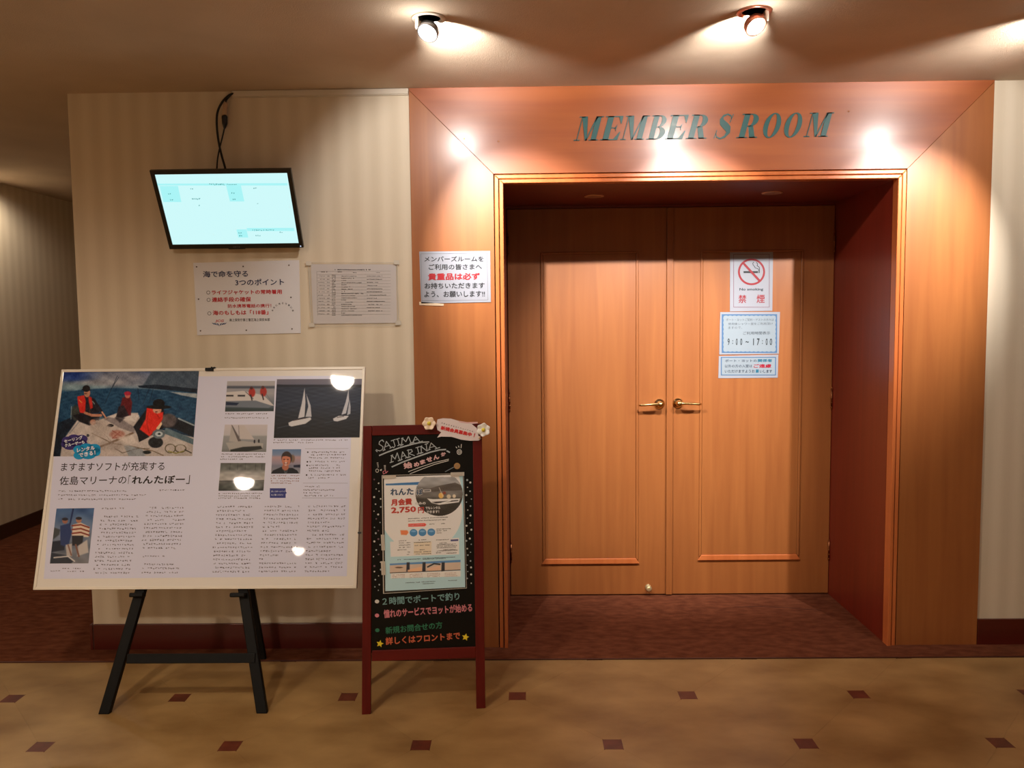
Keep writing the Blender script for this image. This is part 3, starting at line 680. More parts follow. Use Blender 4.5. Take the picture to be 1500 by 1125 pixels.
mb.build('lettering', [INK, mat('crimson_ink', (140, 8, 26), .5), mat('slate_ink', (40, 56, 66), .5), mat('plum_rule', (110, 30, 60), .5)], pb)

BLUEB = mat('blue_border', (66, 104, 144), .5); PALEB = mat('pale_blue', (139, 151, 160), .5)
c6 = cp(1045, 450, 10.229)
t = thing('opening_hours_sign', DOORS.at(1098, 519), 'blue bordered sign with the hours 9:00 to 17:00, below the no smoking sign', 'sign')
pb = DOORS.paper('sheet', [(1055, 457.2), (1142.6, 457), (1140.8, 518.3), (1053.6, 519.5)], PAPERW, t, .0012)
mb = MB(); a, b = c6(125, 105), c6(955, 685)
DOORS.rect(mb, a[0], a[1], b[0], b[1], 0, .0003)
a2, b2 = c6(155, 132), c6(928, 660)
nx_, ny_ = 12, 8; pts = []
for k in range(nx_*4): x = k/(nx_*4); pts.append((a2[0]+(b2[0]-a2[0])*x, a2[1]-.8*abs(math.sin(math.pi*x*nx_))))
for k in range(ny_*4): x = k/(ny_*4); pts.append((b2[0]+.8*abs(math.sin(math.pi*x*ny_)), a2[1]+(b2[1]-a2[1])*x))
for k in range(nx_*4): x = k/(nx_*4); pts.append((b2[0]-(b2[0]-a2[0])*x, b2[1]+.8*abs(math.sin(math.pi*x*nx_))))
for k in range(ny_*4): x = k/(ny_*4); pts.append((a2[0]-.8*abs(math.sin(math.pi*x*ny_)), b2[1]-(b2[1]-a2[1])*x))
DOORS.poly(mb, pts, 1, .0006)
T(DOORS, mb, c6, 'ボート・ヨットご契約・ゲストの方々は', 190, 208, 905, 208, 4.0, 3, 0, d=.0009)
T(DOORS, mb, c6, '使用後シャワー室をご利用頂け', 220, 270, 890, 266, 3.8, 3, 0, d=.0009)
T(DOORS, mb, c6, 'ますので、', 222, 326, 430, 324, 3.6, 3, 0, d=.0009)
T(DOORS, mb, c6, 'ご利用時間表示', 445, 414, 850, 410, 4.8, 3, .01, d=.0009)
for txt, x0, x1 in (('9', 212, 242), (':', 282, 294), ('0', 335, 362), ('0', 400, 430), ('~', 480, 530), ('1', 594, 606), ('7', 650, 690), (':', 728, 740), ('0', 782, 812), ('0', 842, 878)):
    h = {':': 5.5, '~': 2.2}.get(txt, 10); dy = {':': -20, '~': -38}.get(txt, 0)
    T(DOORS, mb, c6, txt, x0, 570+dy, x1, 570+dy, h, 2, .014, d=.0009)
mb.build('lettering', [BLUEB, PALEB, mat('teal_black_ink', (12, 22, 26), .5), mat('faded_ink', (70, 78, 86), .5)], pb)
t = thing('members_only_sign', DOORS.at(1096, 554), 'small blue edged sign with red words, lowest of the three on the right door', 'sign')
pb = DOORS.paper('sheet', [(1053, 521.5), (1140.2, 519.5), (1139.3, 553.3), (1052.2, 554)], PAPERW, t, .0012)
mb = MB(); a, b = c6(112, 745), c6(938, 1022)
DOORS.rect(mb, a[0], a[1], b[0], b[1], 0, .0003); DOORS.rect(mb, a[0]+1.4, a[1]+1.2, b[0]-1.4, b[1]-1.2, 1, .0006)
for k in range(36): DOORS.rect(mb, a[0]+1+k*2.2, a[1]+.3, a[0]+2+k*2.2, a[1]+1.2, 3, .0008); DOORS.rect(mb, a[0]+1+k*2.2, b[1]-1.2, a[0]+2+k*2.2, b[1]-.3, 3, .0008)
T(DOORS, mb, c6, 'ボート・ヨットの', 175, 824, 650, 822, 4.0, 2, .015, d=.0009); T(DOORS, mb, c6, '関係者', 665, 824, 880, 822, 4.6, 4, .03, d=.0009)
T(DOORS, mb, c6, '以外の方の入室は', 170, 906, 582, 904, 4.6, 2, .01, d=.0009); T(DOORS, mb, c6, 'ご遠慮', 600, 910, 868, 908, 5.6, 5, .04, d=.0009)
T(DOORS, mb, c6, 'いただけますようお', 170, 984, 620, 982, 4.6, 2, .015, d=.0009); T(DOORS, mb, c6, '願', 632, 984, 680, 984, 5, 4, .04, d=.0009); T(DOORS, mb, c6, 'いします', 695, 984, 878, 984, 4.6, 2, .02, d=.0009)
mb.build('lettering', [BLUEB, PALEB, mat('navy_black_ink', (30, 44, 66), .5), mat('dark_blue_tick', (60, 96, 130), .5), mat('teal_ink', (18, 96, 122), .5), mat('magenta_red_ink', (150, 8, 40), .5)], pb)
# ---------------------------------------------------------------- easel
BT = .3116
EY = np.array([0, math.sin(BT), math.cos(BT)]); EN = np.array([0, -math.cos(BT), math.sin(BT)]); EX = np.array([1., 0, 0])
LEGP = np.array([0, -.597, 0])                        # front of the legs meets the floor here
def legp(x, y): return hit(x, y, LEGP, EN)
t = thing('display_easel', (-1.24, -.45, 0), 'black wooden display easel holding the large white framed poster', 'easel')
top = legp(303, 545); fl_, fr_ = floor_at(152, 1046), floor_at(383, 1046)
def easel_leg(foot, topx, name='leg'):
    a = np.array([foot[0], -.597, 0.]); b = np.array([topx, top[1], top[2]])
    mb = MB(); mb.bar(a, b, EX, -EN*.022, .040, .036); return mb.build(name, BLACKWOOD, t, bevel=.003)
easel_leg(fl_, top[0]-.012); easel_leg(fr_, top[0]+.012)
rf = floor_at(385, 966); MB().bar([rf[0], rf[1]-.01, .0], [top[0]+.01, top[1]+.035, top[2]-.03], (1, 0, 0), (0, .018, 0), .032).build('rear_leg', BLACKWOOD, t, bevel=.003)
ca, cb = legp(186, 965), legp(374, 964); hb = .017
MB().prism([ca-EY*hb+EN*.004, cb-EY*hb+EN*.004, cb+EY*hb+EN*.004, ca+EY*hb+EN*.004], -EN*.018).build('crossbar', BLACKWOOD, t, bevel=.002)
for x0, x1 in ((194, 214), (340, 362)):
    p = legp((x0+x1)/2, 871); p2 = legp(x0, 871); hw = abs(p[0]-p2[0])
    MB().prism([p+EX*(-hw)-EY*.009+EN*.03, p+EX*hw-EY*.009+EN*.03, p+EX*hw+EY*.007+EN*.03, p-EX*hw+EY*.007+EN*.03], -EN*.032).build('ledge_peg', BLACKWOOD, t, bevel=.004)
p = hit(307, 541, LEGP+EN*.026, EN)
clip = MB(); ob(clip, p, EX, EY, EN, -.017, .015, -.006, .006, -.03, .004); ob(clip, p, EX, EY, EN, .004, .009, .004, .011, -.02, .0); ob(clip, p, EX, EY, EN, .013, .021, .004, .010, -.02, .0)
clip.build('top_clip', BLACKWOOD, t, bevel=.001)

# ---------------------------------------------------------------- framed poster
PC = np.array([-1.2286, -.3522, .8310]); PYW = -.0056
BX = np.array([math.cos(PYW), math.sin(PYW), 0]); BN0 = np.array([math.sin(PYW)*math.cos(BT), -math.cos(PYW)*math.cos(BT), math.sin(BT)]); BY = np.cross(BN0, BX)
W, H = 1.215/2, .8522/2
t = thing('framed_poster', PC-BY*H-BN0*.01, 'large white framed magazine poster of sailing boats leaning on the black easel', 'poster')
WFRAME = mat('white_frame', (226, 218, 204), .35, coat=.3)
fw = .011
def rail(P, name='frame_rail'):
    MB().prism([PC+BX*u+BY*v for u, v in P], -BN0*.020).build(name, WFRAME, t, bevel=.0015)
rail([(-W, -H), (W, -H), (W-fw, -H+fw), (-W+fw, -H+fw)]); rail([(-W+fw, H-fw), (W-fw, H-fw), (W, H), (-W, H)])
rail([(-W, -H), (-W+fw, -H+fw), (-W+fw, H-fw), (-W, H)]); rail([(W-fw, -H+fw), (W, -H), (W, H), (W-fw, H-fw)])
mb = MB(); ob(mb, PC, BX, BY, BN0, -W+fw-.001, W-fw+.001, -H+fw-.001, H-fw+.001, -.014, -.003)
CREAM = mat('glossy_cream_board', (222, 216, 208), .4, coat=.5, coat_rough=.03)
mb.build('backing_board', CREAM, t)
PS = Sheet(PC-BN0*.003, BN0)
LILAC = mat('glossy_print_paper', (208, 210, 234), .4, coat=.5, coat_rough=.03)
mb = MB(); PS.poly(mb, [(88.5, 552), (517, 550.5), (508, 844), (64, 848)], 0, .0003); mb.build('printed_sheet', LILAC, t)
GLOSSP = print_mat('glossy_photo_print', .4, .45)
kc = cp(60, 530, 5.357)
# photo 1: three people aboard a yacht
cv = Canvas(PS, [(93.8, 543.8), (291.7, 543.6), (281.8, 668), (78.2, 668.6)], (60, 530), 5.357, 1.3)
cv.grad([(75, (40, 66, 120)), (130, (84, 104, 140)), (180, (122, 134, 152)), (215, (98, 128, 150)), (235, (36, 84, 120)), (400, (20, 60, 92)), (745, (14, 42, 66))])
sky = cv.Y < 235
cv.ell(230, 110, 190, 40, (28, 62, 140), .8); cv.ell(620, 120, 240, 55, (150, 152, 164), .9, .8); cv.ell(300, 195, 190, 32, (128, 158, 170), .9, .8); cv.ell(480, 165, 180, 22, (160, 162, 170), .9, .7)
cv.noise(16, .025, .07, sky.astype(float), 3)
cv.poly([(150, 248), (350, 215), (600, 205), (860, 215), (1240, 280), (1240, 480), (150, 480)], (24, 70, 104), 12)
cv.noise(10, .05, .16, (cv.Y > 225).astype(float), 4)
cv.poly([(870, 70), (1245, 70), (1232, 215), (1100, 200), (800, 188)], (74, 92, 112), 10); cv.poly([(760, 188), (900, 178), (1228, 212), (1224, 245), (1000, 222), (770, 202)], (16, 34, 54))
cv.poly([(1010, 235), (1224, 250), (1224, 285), (1100, 262)], (168, 178, 186), 6)
for a, b in (((600, 110), (500, 330)), ((610, 120), (560, 200)), ((850, 210), (800, 330)), ((880, 215), (850, 320)), ((760, 210), (770, 300))): cv.line([a, b], 4, (14, 30, 48), .8)
cv.poly([(90, 500), (250, 430), (300, 460), (200, 560), (150, 750), (90, 750)], (10, 26, 44), 10)
cv.poly([(290, 450), (400, 480), (600, 400), (760, 400), (800, 500), (1230, 600), (1215, 750), (150, 750), (170, 620)], (196, 186, 182), 8)     # deck
cv.poly([(480, 440), (600, 430), (730, 510), (740, 560), (620, 520)], (140, 132, 134), 8); cv.poly([(520, 430), (640, 395), (770, 420), (740, 470), (620, 450)], (214, 206, 202), 8)
cv.line([(400, 560), (560, 640), (700, 660), (880, 700), (960, 735)], 7, (120, 104, 84)); cv.line([(470, 665), (560, 630), (720, 560)], 16, (116, 92, 74)); cv.line([(400, 480), (520, 590), (560, 640)], 4, (150, 140, 136))
cv.poly([(640, 640), (800, 690), (820, 750), (690, 745)], (150, 158, 166), 8); cv.ell(600, 570, 60, 34, (178, 130, 118), .4)
cv.line([(560, 540), (640, 590), (560, 600), (620, 550)], 6, (150, 84, 74))
cv.poly([(970, 430), (1080, 440), (1200, 490), (1195, 590), (1060, 530), (980, 510)], (14, 20, 30), 6); cv.line([(1080, 445), (1200, 498)], 12, (150, 168, 178)); cv.poly([(980, 515), (1205, 610), (1195, 650), (960, 560)], (92, 116, 128), 6)
# left sailor
cv.ell(272, 400, 34, 60, (54, 60, 58), .3); cv.poly([(250, 420), (330, 400), (400, 420), (470, 400), (450, 480), (380, 500), (300, 470)], (16, 18, 30), 8)
cv.poly([(290, 270), (345, 262), (420, 290), (480, 380), (450, 400), (350, 420), (300, 410)], (24, 26, 40), 8)
cv.poly([(285, 272), (340, 262), (352, 310), (346, 405), (305, 398), (290, 330)], (206, 42, 34), 6); cv.poly([(372, 268), (398, 280), (408, 360), (388, 372), (376, 320)], (190, 40, 34), 6)
cv.ell(362, 244, 24, 34, (196, 138, 112)); cv.ell(356, 210, 30, 26, (22, 22, 28), .2); cv.line([(322, 218), (390, 222)], 6, (20, 20, 26))
cv.line([(345, 400), (400, 420), (470, 420)], 20, (190, 130, 104)); cv.line([(410, 300), (470, 380), (500, 430)], 18, (24, 24, 36)); cv.line([(480, 395), (510, 440)], 12, (200, 150, 126)); cv.ell(408, 474, 24, 22, (176, 112, 88)); cv.line([(440, 470), (550, 505)], 22, (200, 190, 186)); cv.ell(545, 500, 26, 12, (30, 26, 30))
# middle sailor
cv.poly([(640, 280), (700, 275), (716, 320), (705, 420), (650, 430), (615, 380)], (100, 26, 34), 8); cv.ell(680, 262, 22, 24, (190, 110, 96)); cv.ell(680, 248, 28, 16, (168, 30, 60), .3); cv.poly([(610, 350), (650, 340), (690, 420), (640, 440), (590, 430)], (34, 24, 34), 8)
# right sailor
cv.poly([(820, 380), (960, 360), (975, 440), (1050, 420), (1060, 510), (960, 520), (880, 570), (780, 620), (725, 510)], (18, 18, 26), 8); cv.ell(1000, 460, 66, 54, (92, 84, 86), .3)
cv.poly([(830, 362), (870, 355), (890, 395), (960, 395), (955, 450), (900, 540), (850, 585), (775, 530), (820, 450)], (222, 44, 30), 8); cv.poly([(905, 520), (945, 470), (950, 490), (915, 550)], (232, 206, 170))
cv.ell(912, 378, 34, 28, (204, 150, 124)); cv.ell(925, 355, 96, 16, (12, 14, 20), .2); cv.ell(925, 326, 46, 34, (10, 12, 18), .15)
cv.poly([(750, 540), (800, 560), (850, 590), (770, 630)], (20, 20, 28))
# winch and ropes
cv.ell(900, 632, 58, 44, (24, 28, 34)); cv.ell(924, 566, 50, 36, (100, 116, 126)); cv.ell(926, 566, 30, 20, (186, 200, 208)); cv.ell(928, 566, 12, 8, (40, 50, 58))
for cx, rx, ry in ((1015, 40, 34), (1095, 42, 30)):
    for k in range(24):
        a, b = 2*math.pi*k/24, 2*math.pi*(k+1)/24; cv.line([(cx+rx*math.cos(a), 680+ry*math.sin(a)), (cx+rx*math.cos(b), 680+ry*math.sin(b))], 7, (92, 84, 60))
cv.line([(1130, 690), (1180, 715)], 8, (60, 56, 44)); cv.line([(580, 680), (640, 715), (760, 680), (850, 680)], 5, (96, 84, 70)); cv.ell(830, 710, 34, 14, (30, 34, 36), .4); cv.line([(1000, 700), (1060, 718), (1120, 700)], 8, (150, 144, 70))
cv.poly([(380, 470), (470, 440), (560, 520), (480, 600), (400, 580)], (176, 164, 158), 30, .7); cv.poly([(600, 590), (720, 570), (760, 640), (640, 660)], (214, 204, 198), 20, .8)
cv.ell(560, 660, 120, 40, (160, 148, 142), .8, .6); cv.ell(420, 720, 140, 30, (206, 190, 186), .8, .6); cv.ell(1080, 640, 60, 20, (206, 204, 200), .6, .5); cv.line([(225, 560), (300, 470)], 10, (120, 130, 140), .6); cv.ell(368, 578, 12, 12, (70, 70, 76)); cv.poly([(700, 690), (780, 680), (830, 750), (720, 750)], (150, 156, 164), 10, .8)
cv.line([(300, 300), (320, 320)], 6, (220, 190, 90), .7); cv.line([(405, 310), (420, 330)], 8, (150, 160, 160), .8); cv.line([(380, 330), (384, 400)], 6, (90, 70, 40), .7); cv.poly([(600, 420), (660, 440), (620, 480), (580, 440)], (30, 26, 34), 10, .7); cv.line([(240, 350), (235, 450)], 5, (170, 180, 180), .8)
cv.line([(840, 400), (830, 480), (850, 560)], 5, (150, 24, 20), .8); cv.line([(900, 400), (930, 440)], 5, (150, 24, 20), .8); cv.ell(905, 392, 10, 5, (90, 40, 34), .6); cv.ell(350, 250, 12, 5, (120, 70, 56), .6); cv.line([(860, 300), (960, 310)], 4, (40, 44, 54), .7)
cv.img = cv.img*np.clip(1.02-.12*((cv.X-660)/700)**2-.1*((cv.Y-420)/400)**2, 0, 1)[..., None]
cv.img += cv.rng.normal(0, 5, cv.X.shape)[..., None]
cv.noise(9, .06, .06, None, 9); cv.noise(6, .22, .18, None, 12)
ph = cv.build('yacht_photograph', t, GLOSSP)
# speech clouds
mb = MB()
for cx, cy, rx, ry, mi in ((210, 620, 46, 34, 0), (260, 600, 50, 30, 0), (320, 605, 48, 32, 0), (230, 660, 56, 32, 0), (300, 640, 66, 36, 0), (190, 648, 32, 28, 0)):
    a = kc(cx, cy); PS.disc(mb, a[0], a[1], rx/5.357, ry/5.357, 0, .0010)
for cx, cy, rx, ry in ((300, 690, 46, 34), (360, 672, 56, 32), (420, 680, 50, 36), (300, 735, 44, 32), (370, 725, 66, 40), (430, 705, 40, 36)):
    a = kc(cx, cy); PS.disc(mb, a[0], a[1], rx/5.357, ry/5.357, 1, .0013)
T(PS, mb, kc, 'セーリング', 185, 640, 330, 606, 5.4, 2, .03, d=.0018); T(PS, mb, kc, 'クルーザーも', 190, 672, 345, 642, 5.2, 2, .03, d=.0018)
T(PS, mb, kc, 'レンタル', 285, 712, 425, 690, 6.4, 2, .03, d=.0018); T(PS, mb, kc, 'できる！', 300, 752, 430, 728, 6.4, 2, .03, d=.0018)
mb.build('speech_clouds', [mat('violet_print', (60, 48, 112), .4, spec=.15, coat=.45), mat('cyan_print', (24, 146, 200), .4, spec=.15, coat=.45), mat('white_print', (230, 232, 240), .4, spec=.15, coat=.45)], t)
# right page photos, drawn in crop coordinates of origin (300,530)
r5 = cp(300, 530, 5.357)
cv = Canvas(PS, [(405.7, 555.5), (531.0, 555.0), (527.3, 640.8), (401, 641.8)], (300, 530), 5.357, 1.3)
cv.grad([(135, (112, 108, 124)), (176, (104, 104, 122)), (182, (28, 34, 52)), (200, (36, 46, 66)), (330, (34, 46, 68)), (450, (22, 28, 40)), (600, (8, 12, 18))])
cv.poly([(560, 178), (640, 182), (760, 186), (1240, 182), (1240, 196), (560, 196)], (22, 26, 42)); cv.noise(8, .04, .2, (cv.Y > 195).astype(float), 6)
for P, c in (([(783, 205), (790, 320), (782, 432), (732, 444), (760, 330)], (198, 198, 204)), ([(796, 252), (830, 340), (838, 432), (790, 432), (812, 350)], (186, 188, 196)),
             ([(1128, 222), (1132, 300), (1108, 405), (1072, 416), (1104, 320)], (190, 192, 200)), ([(1136, 300), (1144, 350), (1142, 408), (1116, 420)], (176, 180, 190))): cv.poly(P, c)
cv.poly([(656, 478), (700, 458), (830, 436), (836, 452), (790, 486), (680, 508), (660, 500)], (206, 206, 210)); cv.line([(690, 462), (800, 440)], 5, (60, 40, 44)); cv.poly([(1006, 446), (1050, 424), (1130, 424), (1110, 448), (1040, 468), (1012, 464)], (204, 204, 208)); cv.line([(1040, 436), (1090, 428)], 5, (50, 40, 46))
cv.line([(570, 520), (660, 500)], 5, (70, 84, 100), .7); cv.line([(940, 480), (1010, 464)], 4, (60, 74, 90), .7)
cv.build('two_yachts_photograph', t, GLOSSP)
cv = Canvas(PS, [(333.0, 558.5), (403, 558), (401, 602.5), (329.6, 603)], (300, 530), 5.357, 1.3)
cv.grad([(150, (176, 174, 178)), (185, (170, 168, 174)), (192, (92, 98, 112)), (205, (74, 84, 98)), (212, (150, 152, 162)), (250, (160, 160, 166)), (345, (90, 102, 116)), (390, (56, 70, 78))])
cv.poly([(160, 240), (300, 228), (460, 262), (520, 320), (545, 345), (160, 325)], (206, 202, 202)); cv.poly([(160, 308), (400, 304), (530, 345), (500, 362), (160, 352)], (112, 122, 136)); cv.poly([(165, 315), (270, 322), (250, 342), (165, 340)], (30, 42, 70))
cv.poly([(168, 260), (225, 260), (225, 272), (168, 272)], (30, 30, 36)); cv.poly([(258, 260), (316, 260), (316, 272), (258, 272)], (30, 30, 36)); cv.poly([(160, 362), (540, 366), (540, 400), (160, 400)], (52, 66, 70), 10)
for cx, cy in ((370, 240), (460, 235)): cv.ell(cx, cy, 26, 36, (170, 46, 36), .3); cv.ell(cx-4, cy-34, 12, 12, (80, 40, 34), .3); cv.line([(cx-10, cy+20), (cx, cy+60)], 10, (40, 30, 36))
cv.line([(320, 235), (380, 290)], 4, (40, 40, 46)); cv.line([(480, 250), (530, 320)], 3, (110, 110, 116))
cv.build('crew_photograph', t, GLOSSP)
cv = Canvas(PS, [(329.5, 622), (392.0, 622), (390, 662), (324.7, 661.8)], (300, 530), 5.357, 1.3)
cv.grad([(490, (202, 196, 202)), (575, (190, 188, 194)), (585, (150, 154, 158)), (680, (132, 136, 138)), (710, (110, 114, 116))])
cv.poly([(210, 495), (225, 520), (275, 630), (190, 625), (200, 560)], (176, 172, 170)); cv.poly([(208, 494), (218, 500), (285, 620), (262, 626)], (96, 90, 90)); cv.poly([(268, 500), (310, 500), (390, 610), (275, 605)], (196, 190, 190)); cv.line([(266, 500), (270, 610)], 4, (120, 116, 116))
cv.poly([(165, 635), (300, 622), (460, 640), (450, 690), (200, 705)], (170, 168, 166)); cv.poly([(200, 690), (300, 668), (440, 660), (452, 684), (330, 705), (200, 708)], (34, 38, 36), 8); cv.ell(390, 625, 8, 14, (40, 36, 50)); cv.ell(424, 622, 8, 14, (40, 40, 46))
cv.build('sloop_photograph', t, GLOSSP)
cv = Canvas(PS, [(323.3, 678.2), (389, 678.2), (386, 718.7), (320, 719)], (300, 530), 5.357, 1.3)
cv.grad([(795, (88, 92, 88)), (845, (110, 114, 112)), (870, (164, 164, 162)), (925, (176, 174, 172)), (938, (104, 104, 102)), (1000, (52, 56, 54)), (1015, (40, 44, 44))])
for x in (200, 260, 320, 400, 450): cv.line([(x, 795), (x-4, 846)], 5, (60, 66, 66), .6)
cv.poly([(280, 880), (440, 896), (460, 930), (240, 930)], (192, 190, 188), 8); cv.line([(110, 938), (465, 930)], 5, (60, 60, 60)); cv.ell(400, 970, 50, 26, (110, 114, 112), .6); cv.ell(200, 980, 60, 26, (80, 84, 80), .6); cv.noise(10, .08, .12, None, 2)
cv.build('deck_photograph', t, GLOSSP)
cv = Canvas(PS, [(399, 658.2), (441.3, 658), (439.6, 693.7), (397.2, 694)], (390, 640), 10.345, 1.6)
cv.grad([(185, (96, 128, 170)), (270, (122, 140, 174)), (310, (180, 150, 156)), (400, (150, 140, 158)), (440, (120, 122, 140)), (560, (140, 140, 150))])
cv.poly([(415, 428), (525, 420), (520, 465), (415, 460)], (30, 34, 60), 8); cv.ell(400, 330, 34, 60, (120, 100, 86), .5)
cv.poly([(70, 560), (100, 510), (230, 455), (330, 470), (400, 470), (470, 510), (500, 560)], (14, 16, 28), 8)
cv.ell(310, 320, 80, 100, (52, 36, 32), .15); cv.ell(302, 350, 66, 96, (196, 122, 94), .15); cv.ell(290, 460, 50, 50, (176, 108, 84), .2); cv.poly([(230, 300), (250, 250), (330, 235), (390, 280), (370, 310), (300, 290)], (48, 34, 32), 8)
cv.ell(272, 340, 16, 7, (60, 34, 30), .5); cv.ell(328, 340, 16, 7, (60, 34, 30), .5); cv.ell(298, 366, 14, 18, (222, 160, 130), .5); cv.ell(298, 396, 32, 11, (92, 40, 34), .4); cv.ell(298, 394, 24, 5, (232, 220, 210), .4); cv.ell(296, 425, 20, 12, (210, 180, 164), .5); cv.poly([(260, 490), (300, 530), (330, 485), (310, 560), (280, 560)], (70, 76, 84), 8)
cv.build('portrait_photograph', t, GLOSSP)
k6 = cp(40, 660, 5.357)
cv = Canvas(PS, [(82.9, 745), (138.2, 744.2), (129.7, 825.2), (73.0, 825.6)], (40, 660), 5.357, 1.3)
cv.grad([(450, (52, 88, 138)), (560, (86, 112, 150)), (640, (120, 134, 160)), (760, (96, 106, 122)), (890, (130, 130, 138))])
cv.noise(14, .03, .05, None, 8); cv.line([(362, 450), (330, 600)], 12, (18, 36, 84))
cv.poly([(200, 600), (260, 620), (250, 660), (200, 700)], (60, 66, 70), 10); cv.poly([(190, 715), (300, 700), (290, 780), (180, 800)], (22, 30, 50), 8)
cv.poly([(258, 590), (330, 570), (350, 640), (320, 760), (260, 740)], (28, 52, 104), 8); cv.ell(296, 550, 22, 24, (150, 100, 84)); cv.ell(296, 538, 24, 12, (30, 30, 44), .3)
cv.poly([(360, 580), (420, 565), (490, 600), (480, 680), (350, 670)], (214, 196, 178), 6)
for yy in (590, 620, 650): cv.line([(352, yy), (420, yy-8), (484, yy+14)], 12, (132, 52, 40))
cv.ell(404, 545, 22, 24, (170, 116, 92)); cv.ell(404, 532, 24, 12, (30, 26, 36), .3); cv.poly([(350, 668), (440, 668), (430, 750), (352, 745)], (24, 26, 40), 6)
cv.poly([(300, 740), (350, 730), (350, 830), (310, 830)], (180, 172, 170), 8); cv.poly([(400, 745), (470, 700), (480, 800), (390, 830)], (186, 180, 178), 10); cv.line([(380, 740), (405, 830)], 14, (120, 84, 72)); cv.line([(320, 740), (345, 820)], 12, (130, 96, 84))
cv.poly([(185, 800), (300, 820), (360, 870), (340, 890), (180, 888)], (36, 44, 60), 10); cv.line([(210, 840), (320, 830), (370, 868)], 10, (200, 196, 196))
cv.build('couple_photograph', t, GLOSSP)
# headings and body text
mb = MB()
T(PS, mb, k6, 'ますますソフトが充実する', 262, 163, 1075, 156, 12.6, 0, .006)
T(PS, mb, k6, '佐島マリーナの', 250, 272, 775, 264, 12.8, 0, .006); T(PS, mb, k6, '「', 790, 262, 806, 262, 12.5, 0, 0); T(PS, mb, k6, 'れんたぼー', 818, 263, 1235, 258, 12, 0, .025); T(PS, mb, k6, '」', 1245, 262, 1272, 262, 13, 0, 0)
def BL(c, sc, x0, x1, y, h=16, mi=1, **k):
    a, b = c(x0, y-h/2), c(x1, y-h/2); PS.bodyline(mb, a[0], a[1], b[0], h=h/sc, mi=mi, **k)
for x0, x1, y in ((245, 790, 318), (240, 935, 350), (240, 870, 382)): BL(k6, 5.357, x0, x1, y, 14)
BL(k6, 5.357, 1035, 1245, 311, 12, 0)
BL(k6, 5.357, 582, 770, 455, 14)
for k in range(15): BL(k6, 5.357, 595-k*4.7-(20 if k % 4 else 0), 875-k*3.6, 518+k*31.6)
for k in range(11): BL(k6, 5.357, 955-k*5.2-(18 if k % 3 else 0), 1248-k*3, 450+k*31.5) if k < 10 else BL(k6, 5.357, 905, 1180, 765)
BL(k6, 5.357, 900, 1090, 830, 14)
for k in range(3): BL(k6, 5.357, 912-k*10, 1200, 893+k*32)
BL(k6, 5.357, 270, 440, 925, 10); BL(k6, 5.357, 180, 260, 945, 10); BL(k6, 5.357, 310, 460, 948, 10)
k7 = cp(290, 690, 5.769)
for k in range(17): BL(k7, 5.769, 162-k*2.9-(14 if k % 4 == 2 else 0), 482-k*2.0-(60 if k in (1, 6) else 0), 302+k*34.3, 17)
for k in range(17):
    if k != 13: BL(k7, 5.769, 560-k*3.3, (872-k*2.4) if k not in (5, 12) else 700, 300+k*34.3, 17)
BL(k7, 5.769, 512, 560, 742, 17)
for k in range(17): BL(k7, 5.769, 930-k*2.0, (1255-k*2.2) if k not in (4, 6, 11, 16) else 1130, 298+k*34.3, 17)
for x0, x1, y in ((160, 500, 408), (155, 500, 440), (130, 475, 725), (125, 478, 745), (120, 310, 765), (105, 455, 1033), (105, 440, 1053), (105, 445, 1070), (540, 1135, 614), (535, 855, 634)): BL(r5, 5.357, x0, x1, y, 11, pitch=2.8)
for x0, x1, y in ((520, 750, 893), (515, 745, 915), (515, 740, 935), (515, 690, 952)): BL(r5, 5.357, x0, x1, y, 11, pitch=2.8, mi=2)
k8 = cp(390, 640, 10.345)
for x0, x1, y in ((655, 1210, 232), (640, 1215, 272), (640, 1210, 318), (650, 1215, 375), (640, 1140, 432), (640, 1130, 472), (640, 1140, 518), (640, 1215, 575), (630, 990, 622), (575, 825, 752), (555, 1095, 805), (560, 840, 850), (545, 1045, 892)): BL(k8, 10.345, x0, x1, y, 26, pitch=2.9)
for x, y in ((630, 232), (624, 378), (620, 432), (612, 578)): a = k8(x, y); PS.disc(mb, a[0], a[1], 1.2, None, 0, .0006)
PS.stroke(mb, [k8(590, 180), k8(1245, 176)], .3, 1); PS.stroke(mb, [k8(560, 700), k8(1235, 702)], .3, 1); PS.stroke(mb, [k8(545, 925), k8(1225, 925)], .3, 1)
a, b = k8(55, 778), k8(295, 925); PS.rect(mb, a[0], a[1], b[0], b[1], 3, .0006); PS.poly(mb, [k8(294, 830), k8(314, 848), k8(294, 866)], 3, .0006)
T(PS, mb, k8, '詳しくはホームページ', 78, 840, 285, 838, 2.6, 4, .02, d=.001); T(PS, mb, k8, 'をご覧ください', 76, 893, 260, 891, 2.6, 4, .02, d=.001)
mb.build('body_text', [mat('gloss_black_ink', (40, 34, 38), .4, spec=.15, coat=.45), mat('gloss_grey_ink', (80, 68, 74), .4, spec=.15, coat=.45), mat('gloss_red_grey_ink', (130, 84, 84), .4, spec=.15, coat=.45), mat('gloss_blue_ink', (48, 56, 130), .4, spec=.15, coat=.45), mat('gloss_white_ink', (200, 204, 224), .4, spec=.15, coat=.45)], t, kind='stuff')
mb = MB(); p = PS.at(525.8, 780.5, .003); ob(mb, p, BX, BY, BN0, -.004, .007, -.003, .003, -.012, .002); mb.build('edge_clip', BLACKPL, t)

